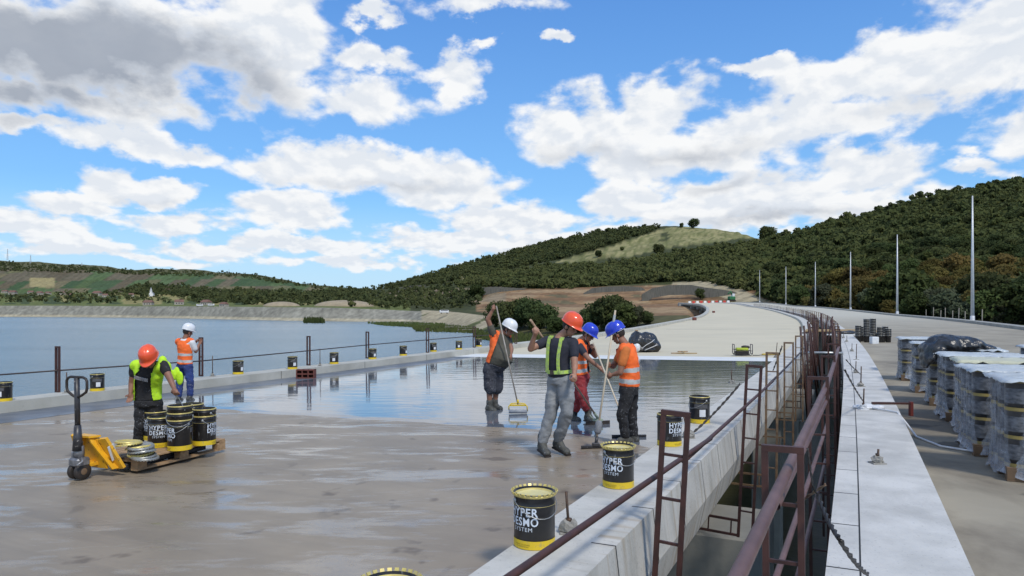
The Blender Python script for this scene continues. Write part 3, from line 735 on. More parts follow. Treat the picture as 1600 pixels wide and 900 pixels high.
hd = scatter([(190, 455), (230, 446), (300, 450), (330, 455), (560, 458), (560, 468), (330, 464), (200, 460)], 2500, 10, .36, 13)
wood('tree_belt', hd, L_forest, 'dark tree belt at the foot of the field slope', 'trees', 9)
rg = scatter([(620, 450), (760, 430), (860, 416), (900, 416), (860, 432), (760, 446), (660, 456)], 300, 7, .9, 14)
# single trees one can tell apart
for (u, v, h, leaf, lab) in [(1084, 357, 17, L_dark, 'lone round dark tree on the dry grass crest of the centre hill'), (1065, 356, 9, L_dark, 'small tree left of the lone round tree on the crest'),
        (1199, 377, 19, L_dark, 'broad dark tree standing in the saddle between the two hills'), (1224, 370, 12, L_dark, 'smaller dark tree right of the broad saddle tree'),
        (1029, 398, 14, L_dark, 'round dark tree in the middle of the dry slope'), (935, 402, 10, L_dark, 'small dark bush-like tree low on the dry slope'), (972, 392, 6, L_mid, 'tiny green bush on the pale terraces'),
        (1094, 468, 7, L_dark, 'dark green bush in front of the cut earth bank')]:
    p = thit(u, v)
    if p: tree(p, random.randrange(4), h, leaf, lab, None)
for k, (u, v, h, leaf) in enumerate([(782, 517, 9, L_dark), (805, 519, 10, L_dark), (828, 518, 10.5, L_dark), (850, 517, 8, L_dark), (838, 523, 6, L_mid), (868, 524, 5.5, L_mid), (918, 524, 8, L_dark), (940, 520, 10, L_dark), (958, 517, 11, L_dark),
        (975, 518, 8.5, L_mid), (995, 514, 7, L_grey), (900, 524, 5, L_mid), (745, 472, 5, L_mid), (775, 500, 5, L_mid), (1010, 512, 5, L_dark)]):
    d = {0: 235}.get(k, 225)
    p = thit(u, v-4) or px(u, v, 230)
    tree(p, k % 4, h*p.y/235, leaf, ['dark round tree', 'tall dark tree', 'leafy green tree', 'spreading tree'][k % 4]+f' behind the {"white-helmeted" if u < 880 else "blue-helmeted"} workers', 'trees between the lake and the earthworks')
# reeds
def reeds(poly, n, label, h=1.6):
    rng = np.random.default_rng(int(poly[0][0])); P = np.array(poly); L = []
    while len(L) < n:
        u = rng.uniform(P[:, 0].min(), P[:, 0].max()); v = rng.uniform(P[:, 1].min(), P[:, 1].max())
        if not inpoly(np.array([u]), np.array([v]), poly)[0]: continue
        d = -WLZ*1100/(v-480); x = (u-800)/1100*d; hh = h*rng.uniform(.25, 1.2); a = rng.random()*3.14; w = .5; dx, dy = math.cos(a)*w, math.sin(a)*w; lx, ly = rng.normal(size=2)*.3
        L.append([(x-dx, d-dy, WLZ-.2), (x+dx, d+dy, WLZ-.2), (x+dx*.3+lx, d+dy*.3+ly, WLZ+hh), (x-dx*.3+lx, d-dy*.3+ly, WLZ+hh)])
    obj('reeds', quads_mesh('reeds', np.array(L)), L_mid, label=label, cat='reeds', kind='stuff')
reeds([(474, 502.5), (490, 501), (505, 502), (508, 505), (475, 505)], 500, 'small dark reed island near the far embankment', 3)
reeds([(572, 505), (620, 504.5), (690, 507), (700, 509), (640, 511), (600, 509)], 1500, 'strip of reeds along the far shore', 1.2)
reeds([(640, 510), (700, 509), (740, 513), (760, 522), (720, 520), (650, 518)], 1500, 'reeds around the wooden jetties', 1.1)
reeds([(740, 523), (800, 524), (900, 533), (880, 540), (800, 536), (745, 530)], 1600, 'reeds along the near shore below the bushes', 1.5)
# ---------------------------------------------------------------- steel frames, tubes and anchors along the gap
M_steel = mat('oxide_red_steel', (.075, .029, .022), (.045, .020, .016), 9, .55, bump=.001, bscale=60)
M_steel2 = mat('rusty_bare_steel', (.22, .15, .085), (.11, .06, .035), 12, .65, bump=.001, bscale=60)
M_steel3 = mat('dark_steel', (.045, .030, .028), (.03, .02, .02), 9, .55)
M_pipe = mat('pipe_oxide', (.145, .082, .076), (.10, .055, .050), 4, .5, bump=.0006, bscale=40, extra=lambda q, vec, col, bs: q.mix(q.mapr(q.noise(vec, 14, 6), .60, .72), col, (.11, .04, .025)))
M_wire = mat('wire_rope', (.035, .033, .033), (.06, .055, .05), 40, .5, metal=.6)
M_galv = mat('galvanised', (.45, .46, .46), (.34, .35, .35), 12, .4, metal=.7)
M_lump = mat('mortar_lump', (.33, .32, .29), (.24, .23, .21), 20, .9, bump=.01, bscale=60)
M_rod = mat('anchor_rod', (.06, .05, .045), (.11, .06, .035), 30, .6, metal=.4)
M_plast = mat('white_plastic', (.72, .73, .74), (.55, .57, .60), 10, .35, bump=.004, bscale=30)
def s_at(y, off, side='L'):
    ss = np.linspace(-5, 300, 3000); ys = np.array([np.interp(s, _g, _y)+math.sin(np.interp(s, _g, _th))*off for s in ss[::10]])
    return float(np.interp(y, ys, ss[::10]))
def frame_mesh(sgn, top=1.09, bot=-1.25, w=.18, foot=.75, t=.036):
    """local: x = road direction, y = inward over the deck (left), z from the deck; sgn +1 for the left deck"""
    b = BM()
    for y in (0, -w*sgn): box(b, (0, y, (top+bot)/2), (t, t, top-bot))
    box(b, (0, -w*sgn/2, top-t/2+.002), (t*1.1, w+t, t))
    z = top-.33
    while z > bot+.1: box(b, (0, -w*sgn/2, z), (t*.55, w-t, t*.55)); z -= .33
    if foot:
        for z in (bot+.02, bot+.22): box(b, (0, foot*sgn/2, z), (t*.9, foot-t, t*.8))
        for k in range(3): box(b, (0, (.1+foot*.4*k)*sgn, bot+.12), (t*.5, t*.5, .155))
    me = bpy.data.meshes.new('ladder_frame'); b.to_mesh(me); b.free(); return me
def put(name, me, m, s, off, side, tilt=(0, 0), dz=0, **kw):
    o = bpy.data.objects.new(name, me); COL.objects.link(o)
    if not me.materials: me.materials.append(m)
    o.location = W(s, off, dz, side); o.rotation_euler = (tilt[0], tilt[1], math.pi/2-head(s)); return prop(o, **kw)
def withmat(me, m): c = me.copy(); c.materials.clear(); c.materials.append(m); return c
FL, FR = frame_mesh(1), frame_mesh(-1, 1.10, -1.9, .19, .5)
ord_ = ['nearest', 'second', 'third', 'fourth', 'fifth', 'sixth']
for k, (y, m, tl) in enumerate([(5.3, M_steel, .055), (9.5, M_steel, .05), (12.1, M_steel2, .01), (15.6, M_steel2, .0), (19.2, M_steel2, 0), (21.6, M_steel3, 0)]):
    s = s_at(y, 1.35); nm = ['dark red', 'dark red', 'rusty tan', 'rusty tan', 'rusty tan', 'blackish'][k]
    put('ladder_frame', withmat(FL, m), m, s, 1.35, 'L', (tl, 0), label=f'{nm} steel ladder frame, {ord_[k]} from the camera on the left deck edge', cat='steel frame', group='ladder frames along the left deck edge')
FLs = [withmat(frame_mesh(1, 1.05, -1.1, .17, .5, .036), m) for m in (M_steel, M_steel2, M_steel3)]
FRs = [withmat(frame_mesh(-1, 1.05, -1.1, .17, .4, .036), m) for m in (M_steel, M_steel2, M_steel3)]
s = 26.0; k = 0
while s < 235:
    put('ladder_frame', FLs[random.choice([0, 0, 2, 1])], None, s, 1.34, 'L', (random.uniform(-.03, .03), random.uniform(-.03, .03)), dz=random.uniform(-.1, .05), label='small distant steel ladder frame in the row along the left deck edge', cat='steel frame', group='distant ladder frames of the left deck edge'); s += random.uniform(1.6, 2.8)+s*.008
s = 24.0
for k, y in enumerate([3.97, 8.0, 11.6, 15.5]):
    s_ = s_at(y, .28)
    put('ladder_frame', withmat(FR, M_steel), None, s_, .27, 'R', (-.01, 0), dz=-.02, label=f'dark red steel frame, {ord_[k]} from the camera on the right deck edge', cat='steel frame', group='frames along the right deck edge')
s = 27
while s < 150:
    put('ladder_frame', FRs[random.choice([0, 0, 2, 1])], None, s, .25, 'R', (random.uniform(-.03, .03), random.uniform(-.03, .03)), label='small distant steel ladder frame in the row along the right deck edge', cat='steel frame', group='distant ladder frames of the right deck edge'); s += random.uniform(2.2, 3.4)+s*.012
def pipe(name, pts, r, m, label, cat='pipe', n=14, group=None, hollow=False):
    b = BM(); tube(b, pts, r, n, cap=not hollow)
    if hollow:
        tube(b, pts, r*.86, n, cap=False)
        bmesh.ops.reverse_faces(b, faces=b.faces[-n*(len(pts)-1):])
    return obj(name, b, m, label=label, cat=cat, group=group)
def along(y0, y1, o0, o1, z0, z1, n=8):
    P = []
    for i in range(n+1):
        t = i/n; y = y0+(y1-y0)*t; o = o0+(o1-o0)*t; s = s_at(y, o); p = W(s, o); P.append((p.x, p.y, z0+(z1-z0)*t))
    return P
pipe('guard_pipe', along(1.6, 8.6, .38, .30, -.935, -.93), .030, M_pipe, 'thick brownish pink pipe resting through the frames nearest the camera', hollow=True)
pipe('guard_pipe', along(8.2, 15.8, .30, .27, -.95, -.90), .03, M_pipe, 'second thick brownish pipe leading on behind the nearest one', hollow=True)
pipe('guard_pipe', along(3.9, 8.4, .40, .29, -1.10, -1.07), .027, M_pipe, 'shorter open ended brownish pipe slung under the thick pipe', hollow=True)
pipe('thin_tube', along(3.6, 9.8, .44, .33, -1.62, -1.60), .02, M_pipe, 'thin reddish tube low inside the right deck frames')
pipe('thin_tube', along(5.0, 9.0, .40, .33, -2.05, -1.95), .02, M_pipe, 'lowest thin reddish tube inside the right deck frames')
pipe('handrail_tube', along(3.0, 7.05, 1.55, 1.30, -1.32, -1.315), .022, M_steel, 'dark red handrail tube crossing the nearest ladder frame')
pipe('handrail_tube', along(6.2, 12.4, 1.36, 1.27, -1.36, -1.30), .02, M_steel, 'dark red handrail tube overlapping the nearest one, leading away')
pipe('handrail_tube', along(12, 24, 1.29, 1.27, -1.31, -1.27), .02, M_steel3, 'dark handrail tube along the left deck edge past the tan frames')
# dense scaffold cluster and plank bridge over the gap
k = 0
for (s, o1, z1, o2, z2, r) in [(22, 1.3, 1.3, 1.1, -2.2, .03), (23, 1.25, 1.3, 1.0, -2, .03), (24.5, 1.2, 1.4, .9, -1.5, .03), (26, 1.2, 1.3, .95, -1, .03), (28, 1.1, 1.4, .9, -1, .03), (21, .4, 1.2, .3, -2.5, .03), (23, .45, 1.3, .2, -2, .03), (25, .5, 1.3, .3, -1.6, .03), (27, .5, 1.4, .4, -1.2, .03), (30, .9, 1.6, .8, -1, .035), (32, .7, 1.5, .9, -1, .035), (34, 1.0, 1.4, .6, -1, .035), (36, .5, 1.4, .9, -1, .035)]:
    pipe('scaffold_tube', [W(s, o1, z1), W(s+1, o2, z2)], r, M_steel, 'dark red scaffold tube in the tangle over the gap', 'scaffold tube', 8, 'scaffold tubes over the gap')
pipe('spacer_tube', [W(27, 1.5, .25), W(27, .15, .25)], .05, M_galv, 'pale tube laid level across the gap between the decks', 'tube')
M_plank = mat('plank_wood', (.42, .29, .13), (.30, .20, .09), 3, .75, stretch=(1, 6, 1), coord='obj')
for k in range(3):
    b = BM(); bar(b, W(48+k*1.2, 1.9, .33), W(48+k*1.2, -2.2, .30), .9, .05); obj('plank', b, M_plank, label='yellow board of the footbridge across the gap, '+['nearest', 'middle', 'farthest'][k]+' of three', cat='plank', group='boards across the gap')
M_cable = mat('black_cable', (.02, .02, .022), None, 1, .5)
# anchors
def anchor(p, h=.34, lean=(0.05, 0), lump=.075, label='', plastic=False, far=False):
    e = empty('kerb_anchor', p, 0, label, 'anchor', 'threaded anchors standing on the kerbs')
    b = BM(); box(b, (0, 0, .006), (.14, .12, .012), bev=.003)
    if lump:
        ball(b, (0, 0, .04), (lump, lump*.9, lump*.75), 10)
        for v in b.verts:
            if v.co.z > .02: v.co += Vector((random.uniform(-.012, .012), random.uniform(-.012, .012), random.uniform(-.012, .014)))
    obj('base', b, M_plast if plastic else M_lump, e)
    b = BM(); tube(b, [(0, 0, .02), (lean[0]*.5, lean[1]*.5, h*.5), (lean[0], lean[1], h)], .011, 6); 
    lathe(b, [(0, .08), (.022, .08), (.022, .105), (0, .105)], 6); obj('rod', b, M_rod, e)
    return e
def kt(u, v, side='L'): return hit(u, v, KH, side)[0]
anchor(kt(889, 832), .30, (-.02, 0), .075, 'anchor with a pale mortar lump beside the nearest bucket on the kerb')
anchor(kt(1076, 684), .27, (-.06, 0), .08, 'lumpy grey anchor between the third and fourth kerb buckets')
anchor(kt(1143, 599), .3, (0, 0), .06, 'anchor on the kerb behind the second ladder frame'); anchor(kt(1212, 559), .5, (.05, 0), .05, 'anchor on the kerb by the tan frames')
for (u, v, h, lb, pl) in [(1371, 724, .15, 'nearest anchor on the right kerb, short bolt on a plate', False), (1349, 640, .34, 'anchor wrapped in white plastic on the right kerb', True), (1345, 604, .42, 'anchor with tall rod behind the plastic wrapped one', False), (1337, 583, .3, 'slim anchor rod fourth along the right kerb', False), (1338, 562, .5, 'tallest leaning rod on the right kerb', False), (1331, 549, .3, 'small anchor fifth along the right kerb', False), (1323, 534, .3, 'distant anchor low on the right kerb', False), (1318, 528, .3, 'farthest anchor visible on the right kerb', False)]:
    anchor(kt(u, v, 'R'), h, (.01, 0), .06 if h < .45 else .02, lb, pl)
for (u, v, h, lb) in [(104, 614, .45, 'anchor on the left kerb right of the first post'), (332, 588, .55, 'anchor behind the man in blue trousers'), (500, 572, .55, 'thin anchor rod between two left kerb buckets')]:
    anchor(kt(u, v), h, (.0, 0), .05, lb)
b = BM()
for (dx, dy, r) in [(-.12, 0, .08), (.02, .05, .1), (.15, -.03, .08), (.05, -.1, .07), (-.05, -.1, .06)]: ball(b, (dx, dy, .03), (r, r, r*.6), 10)
bmm = remesh(b, .012, 3); pp = kt(1355, 638, 'R'); o = obj('plastic_wrap', bmm, M_plast, sm=True, label='crumpled white plastic round an anchor on the right kerb', cat='plastic wrap'); o.location = pp; o.scale = (1.2, 1.0, .8)
# ropes
def rope(pts, r, m, label, sag=0.0, cat='rope', n=16, twist=True):
    P = []
    for a, c in zip(pts[:-1], pts[1:]):
        for i in range(n): t = i/n; q_ = Vector(a).lerp(Vector(c), t); q_.z -= sag*4*t*(1-t); P.append(q_)
    P.append(Vector(pts[-1]))
    b = BM()
    if twist:
        for ph in (0, math.pi):
            Q = [p+Vector((math.cos(ph+i*1.1), math.sin(ph+i*1.1)*.5, math.sin(ph+i*1.1)))*r*.7 for i, p in enumerate(P)]
            tube(b, Q, r*.75, 5)
    else: tube(b, P, r, 6)
    return obj('wire_rope' if cat == 'rope' else 'cable', b, m, label=label, cat=cat)
rope([kt(1080, 680)+Vector((.02, 0, .03)), px(1156, 600, 9.3)], .012, M_wire, 'twisted black wire rope from the lumpy anchor to the second ladder frame', .03, n=30)
rope([px(1278, 775, 4.0), px(1312, 842, 3.35), hit(1356, 905, KH, 'R')[0]+Vector((0, 0, .03))], .011, M_wire, 'thick twisted wire rope running down to the near right kerb', .02, n=22)
rope([px(1262, 700, 4.05), px(1270, 760, 4.0), px(1285, 785, 4.0)], .005, M_wire, 'thin tie wire hanging on the nearest right frame')
rope([px(1320, 578, 8.2), kt(1350, 634, 'R')+Vector((0, 0, .06))], .010, M_wire, 'black wire rope from the second right frame to the plastic wrapped anchor', .02, n=26)
rope([px(1322, 562, 11.5), kt(1346, 600, 'R')+Vector((0, 0, .2))], .008, M_wire, 'black wire rope ending at the tall rod anchor on the right kerb', .02)
rope([kt(1208, 585)+Vector((0, 0, .1)), px(1222, 541, 15.6)], .014, M_wire, 'black wire rope stretched up to a tan frame', 0)
rope([px(1240, 790, 4.2), px(1290, 757, 4.0)], .006, M_steel2, 'short bent bar wired to the nearest right frame')
# white strap lying over the right kerb towards the pallets
H_ = lambda u, v, dz=0: hit(u, v, dz, 'R')[0]
rope([H_(1352, 638, KH)+Vector((0, 0, .03)), H_(1402, 646, KH)+Vector((0, 0, .02)), H_(1418, 664, .12), H_(1432, 684, 0)+Vector((0, 0, .015)), H_(1470, 699, 0)+Vector((0, 0, .015)), H_(1517, 707, 0)+Vector((0, 0, .02))], .016, M_plast, 'white plastic strap trailing from the right kerb to the pallets', 0, 'strap', 8, False)
e = empty('steel_channel', H_(1402, 632, KH), -head(8)+.35, 'red painted steel angle bar lying on the right kerb edge', 'steel bar')
b = BM(); box(b, (-.1, 0, .02), (.62, .05, .035)); obj('bar', b, M_steel, e); b = BM(); box(b, (.22, 0, -.07), (.05, .08, .24), bev=.005); obj('end_plate', b, mat('red_paint', (.13, .022, .018)), e)

# posts and wire rail on the far kerb of the left deck
PL = []
for k, (u, vb, vt) in enumerate([(90, 613, 541), (314, 588, 527), (482, 571, 525), (574, 560, 518), (668, 551, 513), (741, 543, 510), (806, 537, 508), (-70, 634, 552)]):
    p = hit(u, vb, KH)[0]; h = (vb-vt)/1100*p.y; s, off = to_so(p.x, p.y)
    e = empty('rail_post', p, -head(s), f'dark red double post on the far left kerb, {["first from the left edge", "held by the man in blue", "third from the left", "fourth from the left", "fifth from the left", "sixth from the left", "seventh, behind the bending men", "just outside the left"][k]}', 'post', 'posts on the left kerb')
    for x in (-.055, .055): b = BM(); box(b, (x, 0, h/2), (.03, .045, h)); obj('upright', b, M_steel, e)
    b = BM(); box(b, (0, 0, h-.02), (.078, .04, .04)); box(b, (0, 0, h*.5), (.078, .03, .03)); box(b, (0, 0, .02), (.078, .04, .04)); obj('tie_plate', b, M_steel, e)
    PL.append((p, h))
q_ = sorted(PL, key=lambda t: t[0].x)
rail = [px(-60, 590, 15.1), px(90, 579, q_[1][0].y), px(314, 564, q_[2][0].y), px(482, 548, q_[3][0].y), px(574, 539, q_[4][0].y), px(668, 531, q_[5][0].y), px(741, 525, q_[6][0].y), px(806, 521, q_[7][0].y)]
b = BM(); tube(b, rail, .018, 6); obj('wire_rail', b, M_steel3, label='dark rail threaded through the posts of the far left kerb', cat='rail')

# ---------------------------------------------------------------- paint buckets
M_black = mat('bucket_black', (.012, .012, .014), (.02, .02, .022), 4, .32, coord='obj', bump=.002, bscale=9, extra=lambda q, vec, col, bs: q.mix(q.m('MULTIPLY', q.mapr(q.noise(q.vm('MULTIPLY', q.new('ShaderNodeNewGeometry').outputs['Position'], (38, 38, 7)), 1.0, 4), .62, .70), .55), col, (.20, .21, .22)))
M_yel = mat('bucket_yellow', (.72, .52, .02), (.66, .46, .02), 6, .4, coord='obj', extra=lambda q, vec, col, bs: q.mix(q.m('MULTIPLY', q.mapr(q.noise(q.new('ShaderNodeNewGeometry').outputs['Position'], 24.0, 5), .56, .68), .5), col, (.30, .26, .14)))
M_gold = mat('tin_gold', (.66, .54, .16), (.54, .45, .18), 25, .35, metal=.25, coord='obj')
M_ink = mat('white_ink', (.62, .68, .76), None, 1, .5)
M_tin = mat('tin_silver', (.42, .42, .39), (.30, .30, .28), 20, .4, metal=.6, coord='obj')
M_inside = mat('tin_inside', (.62, .56, .26), (.50, .48, .30), 8, .4, metal=0, coord='obj')
M_paper = mat('paper_label', (.72, .74, .76), (.6, .62, .65), 8, .6, coord='obj')
M_ink2 = mat('dark_print', (.10, .07, .02))
RB = .1425
def text_flat(s, size, bold=.0):
    c = bpy.data.curves.new('t', 'FONT'); c.body = s; c.size = size; c.offset = bold; c.resolution_u = 3; c.space_character = 1.12; c.align_x = 'LEFT'
    o = bpy.data.objects.new('t', c); COL.objects.link(o); bpy.context.evaluated_depsgraph_get().update()
    me = bpy.data.meshes.new_from_object(o.evaluated_get(bpy.context.evaluated_depsgraph_get())); bpy.data.objects.remove(o); return me
def lettering(rows, r, centre=0.0):
    """rows: (text, cap height, z of baseline, width, bold)"""
    big = BM()
    for (s, hgt, z, wid, bold) in rows:
        me = text_flat(s, 1, bold); b = BM(); b.from_mesh(me)
        xs = [v.co.x for v in b.verts]; ys = [v.co.y for v in b.verts]; x0, x1, y0, y1 = min(xs), max(xs), min(ys), max(ys)
        for v in b.verts: v.co.x = (v.co.x-x0)/(x1-x0)*wid-wid/2; v.co.y = (v.co.y-y0)/(y1-y0)*hgt
        x = -wid/2
        while x < wid/2: bmesh.ops.bisect_plane(b, geom=b.verts[:]+b.edges[:]+b.faces[:], plane_co=(x, 0, 0), plane_no=(1, 0, 0)); x += .010
        for v in b.verts:
            a = (v.co.x+centre)/r; v.co = Vector((r*math.sin(a), -r*math.cos(a), z+v.co.y))
        t = bpy.data.meshes.new('t'); b.to_mesh(t); b.free(); big.from_mesh(t)
    m = bpy.data.meshes.new('lettering'); big.to_mesh(m); big.free(); return m
LET = lettering([('HYPER', .058, .226, .232, .022), ('DESMO', .058, .162, .235, .022), ('SYSTEM', .027, .126, .15, .0)], RB+.0022)
LET2 = lettering([('LIQUID COATING', .010, .030, .12, .0), ('WATERPROOFING', .007, .019, .10, 0)], RB+.0032)
def rect_wrap(r, a0, a1, z0, z1, n=8):
    v = []; f = []
    for i in range(n+1):
        a = a0+(a1-a0)*i/n
        v += [(r*math.sin(a), -r*math.cos(a), z0), (r*math.sin(a), -r*math.cos(a), z1)]
    for i in range(n): f.append((2*i, 2*i+2, 2*i+3, 2*i+1))
    return pydata('label', v, f)
def bucket(loc, rz, kind, label, group, hidden=0):
    e = empty('paint_bucket', loc, rz, label, 'bucket', group)
    b = BM(); lathe(b, [(0, .002), (RB-.004, .002), (RB, .006), (RB, .286), (RB+.003, .290), (RB, .294), (RB, .345), (RB+.004, .352), (RB+.004, .37)] + ([(RB-.006, .372), (RB-.008, .33), (0, .33)] if kind == 'open' else [(RB-.004, .374), (RB-.01, .36), (0, .362)]), 40)
    if kind in ('nest', 'nestopen'):
        b.free(); b = BM(); lathe(b, [(0, .10), (RB-.02, .10), (RB-.018, .284), (RB, .286), (RB, .345), (RB+.004, .352), (RB+.004, .37), (RB-.006, .372), (RB-.008, .34), (0, .34)], 40)
    obj('body', b, M_black, e)
    if kind not in ('nest', 'nestopen'):
        b = BM(); lathe(b, [(RB+.0015, .004), (RB+.0015, .062)], 40); obj('base_band', b, M_yel, e)
    b = BM(); tube(b, [(math.cos(a)*(RB+.0012), math.sin(a)*(RB+.0012), .292) for a in np.linspace(0, 2*math.pi, 41)], .0014, 5, cap=False); obj('gold_bead', b, M_gold, e)
    if kind in ('open', 'nestopen'):     # lid ring with its crimped lugs standing up
        b = BM(); lathe(b, [(RB+.006, .350), (RB+.016, .362), (RB+.013, .368), (RB-.003, .366), (RB-.012, .345), (RB-.03, .336), (0, .338)], 40, mis=[0, 0, 0, 0, 1, 1])
        for k in range(26):
            a = k*2*math.pi/26; M3 = Matrix.Rotation(a, 3, 'Z'); box(b, M3 @ Vector((RB+.014, 0, .371)), (.008, .022, .022), M3 @ Matrix.Rotation(.5, 3, 'Y'))
        ball(b, (.0, -.07, .345), (.03, .02, .012), 8, None); obj('lid_ring', b, [M_gold, M_inside], e)
    elif kind in ('ring', 'nest'):
        b = BM(); lathe(b, [(RB+.0045, .366), (RB+.007, .371), (RB+.004, .377), (RB-.006, .378)], 40); obj('lid_ring', b, M_gold, e)
        b = BM(); lathe(b, [(RB+.007, .342), (RB+.003, .352)], 32); obj('lid_band', b, M_black, e)
    # wire handle resting against the side
    pts = []
    for i in range(15):
        t = i/14*math.pi; pts.append((math.cos(t)*(RB+.012), -.012-math.sin(t)*.155 if False else -math.sin(t)*(RB+.014), .325-math.sin(t)*.11))
    b = BM(); tube(b, pts, .0032, 5); 
    for sx in (-1, 1): ball(b, (sx*(RB+.006), 0, .325), (.012, .016, .016), 8)
    h_ = obj('handle', b, M_galv, e); h_.rotation_euler = (0, 0, hidden)
    if kind in ('nest', 'nestopen'): return e
    if kind != 'plain':
        obj('lettering', LET if LET.materials else LET, M_ink, e); obj('small_print', LET2, M_ink2, e)
    l = obj('paper_label', rect_wrap(RB+.002, R(150), R(185), .10, .20), M_paper, e)
    l2 = obj('data_panel', rect_wrap(RB+.0018, R(120), R(200), .215, .275), mat('grey_print', (.05, .05, .055), (.12, .12, .125), 90, .5, coord='obj', stretch=(.3, .3, 3)) if 'grey_print' not in bpy.data.materials else bpy.data.materials['grey_print'], e)
    return e
def face_cam(p, a=0): return math.atan2(-p.x, p.y)-R(a)
KB = 'coating buckets set out on the near kerb'
for (u, v, a, kind, hid, lb) in [(835, 853, 36, 'open', R(62), 'nearest black and yellow bucket on the kerb, gold lugged rim'), (966, 762, 30, 'open', R(65), 'second kerb bucket, gold lugged rim, behind the nearest ladder frame'),
        (1046, 700, -46, 'ring', R(120), 'third kerb bucket, half hidden behind the nearest ladder frame'), (1093, 665, 150, 'ring', R(100), 'fourth kerb bucket, turned to its small print, right of the lumpy anchor')]:
    p = kt(u, v-5) if u > 1000 else kt(u, v-3); p = Vector(p); bucket(p, face_cam(p, a), kind, lb, KB, hid)
p = Vector((-.60, 3.46, W(4, 4, 0).z+.003)); bucket(p, 0, 'ring', 'lower bucket of the stacked pair at the bottom edge of the view', KB, 0); bucket(p+Vector((0, 0, .176)), face_cam(p, 20), 'nestopen', 'upper bucket of the stacked pair at the bottom edge, only its gold rim showing', KB, 0)
LK = 'buckets spaced along the far left kerb'
for i, (u, v, lb) in enumerate([(6, 628, 'cut by the left edge'), (152, 612, 'behind the pallet truck handle'), (372, 586, 'right of the man in blue trousers'), (457, 578, 'beside the reddish brick block'), (522, 570, 'fifth from the left'), (582, 562.5, 'beside a double post, sixth from the left'), (630, 557, 'seventh from the left'), (677, 551, 'eighth, in front of a post'), (717, 547.5, 'second last before the men'), (748, 543, 'last before the men')]):
    p = kt(u, v-1.5); bucket(p, face_cam(p, [200, 160, 120, 140, 172, 130, 110, 140, 168, 120][i]), 'ring', 'small black bucket on the far left kerb, '+lb, LK, R(30*i))
# ---------------------------------------------------------------- pallet truck, pallet and its load
AX = R(22); jd = Vector((math.sin(AX), math.cos(AX), 0)); jn = Vector((-math.cos(AX), math.sin(AX), 0))
pc0 = hit(214, 741)[0]                               # near right bottom corner of the pallet
PZ = pc0.z+.035
M_wood = mat('pallet_wood', (.40, .26, .14), (.27, .17, .09), 3, .8, stretch=(6, 1, 6), coord='obj', bump=.002, bscale=20, extra=lambda q, vec, col, bs: q.mix(q.mapr(q.noise(vec, 3, 4), .55, .7), col, (.14, .11, .08)))
M_wood2 = mat('pallet_wood_dark', (.17, .11, .065), (.10, .07, .045), 3, .85)
def pallet(name, L, Wd, par=None, **kw):
    """local x along L, y along Wd, z up"""
    root = par or empty(name, **kw)
    M_wood = M_wood2 if par else globals()['M_wood']
    b = BM()
    for k in range(7): box(b, (L/2, Wd*(k+.5)/7, .133), (L, Wd/7-.018, .022), bev=.002)
    obj('deck_board', b, M_wood, root)
    b = BM()
    for x in (.05, L/2, L-.05): box(b, (x, Wd/2, .111), (.10, Wd, .022))
    obj('cross_board', b, M_wood, root)
    for x in (.07, L/2, L-.07):
        for y in (.05, Wd/2, Wd-.05): b = BM(); box(b, (x, y, .061), (.14, .10, .078), bev=.003); obj('block', b, M_wood, root)
    b = BM()
    for y in (.05, Wd/2, Wd-.05): box(b, (L/2, y, .011), (L, .10, .022))
    obj('base_board', b, M_wood, root); return root
pal = pallet('pallet', 1.38, .8, loc=(pc0.x, pc0.y, PZ), rz=math.pi/2-AX, label='worn wooden pallet raised on the yellow pallet truck', cat='pallet')
top = PZ+.144
M_jy = mat('truck_yellow', (.80, .42, .02), (.70, .36, .02), 5, .38, coord='obj', extra=lambda q, vec, col, bs: q.mix(q.mapr(q.noise(vec, 22, 5), .62, .68), col, (.20, .10, .04)))
M_rub = mat('rubber', (.02, .018, .017), (.04, .03, .025), 20, .6)
M_blkp = mat('truck_black_paint', (.02, .02, .025), (.05, .05, .055), 12, .4, coord='obj', extra=lambda q, vec, col, bs: q.mix(q.mapr(q.noise(vec, 30, 5), .64, .68), col, (.3, .28, .26)))
M_hyd = mat('pump_grey', (.30, .30, .31), (.15, .15, .16), 14, .4, metal=.5)
jo = Vector((pc0.x, pc0.y, pc0.z))+jn*.40-jd*.42      # under the steering axle
jack = empty('pallet_truck', jo, math.pi/2-AX, 'yellow hand pallet truck with black loop handle and paint spatters', 'pallet truck')
for y in (-.045, .045):
    b = BM(); w = BM()
    for r, m_, bb in ((.095, 0, w),):
        lathe(bb, [(.03, -.026), (.088, -.026), (.095, -.018), (.095, .018), (.088, .026), (.03, .026)], 28); 
    bmesh.ops.rotate(w, verts=w.verts, matrix=Matrix.Rotation(math.pi/2, 3, 'X')); bmesh.ops.translate(w, verts=w.verts, vec=(0, y*1.2, .095))
    wo = obj('steering_wheel', w, M_rub, jack); lathe(b, [(0, -.03), (.03, -.03), (.045, -.022), (.045, .022), (.03, .03), (0, .03)], 18)
    bmesh.ops.rotate(b, verts=b.verts, matrix=Matrix.Rotation(math.pi/2, 3, 'X')); bmesh.ops.translate(b, verts=b.verts, vec=(0, y*1.2, .095)); obj('hub', b, M_steel2, wo)
b = BM(); box(b, (0, 0, .20), (.16, .17, .10), bev=.02); lathe(b, [(0, .24), (.05, .24), (.055, .30), (.05, .38), (.03, .39), (0, .39)], 16); box(b, (.02, .085, .27), (.09, .05, .08), bev=.01); tube(b, [(-.03, -.08, .26), (-.05, -.12, .22), (-.12, -.12, .19)], .012, 6); tube(b, [(.04, .05, .25), (.06, .05, .42)], .022, 10); obj('pump', b, M_hyd, jack)
b = BM(); box(b, (.10, 0, .15), (.22, .12, .03), bev=.004)
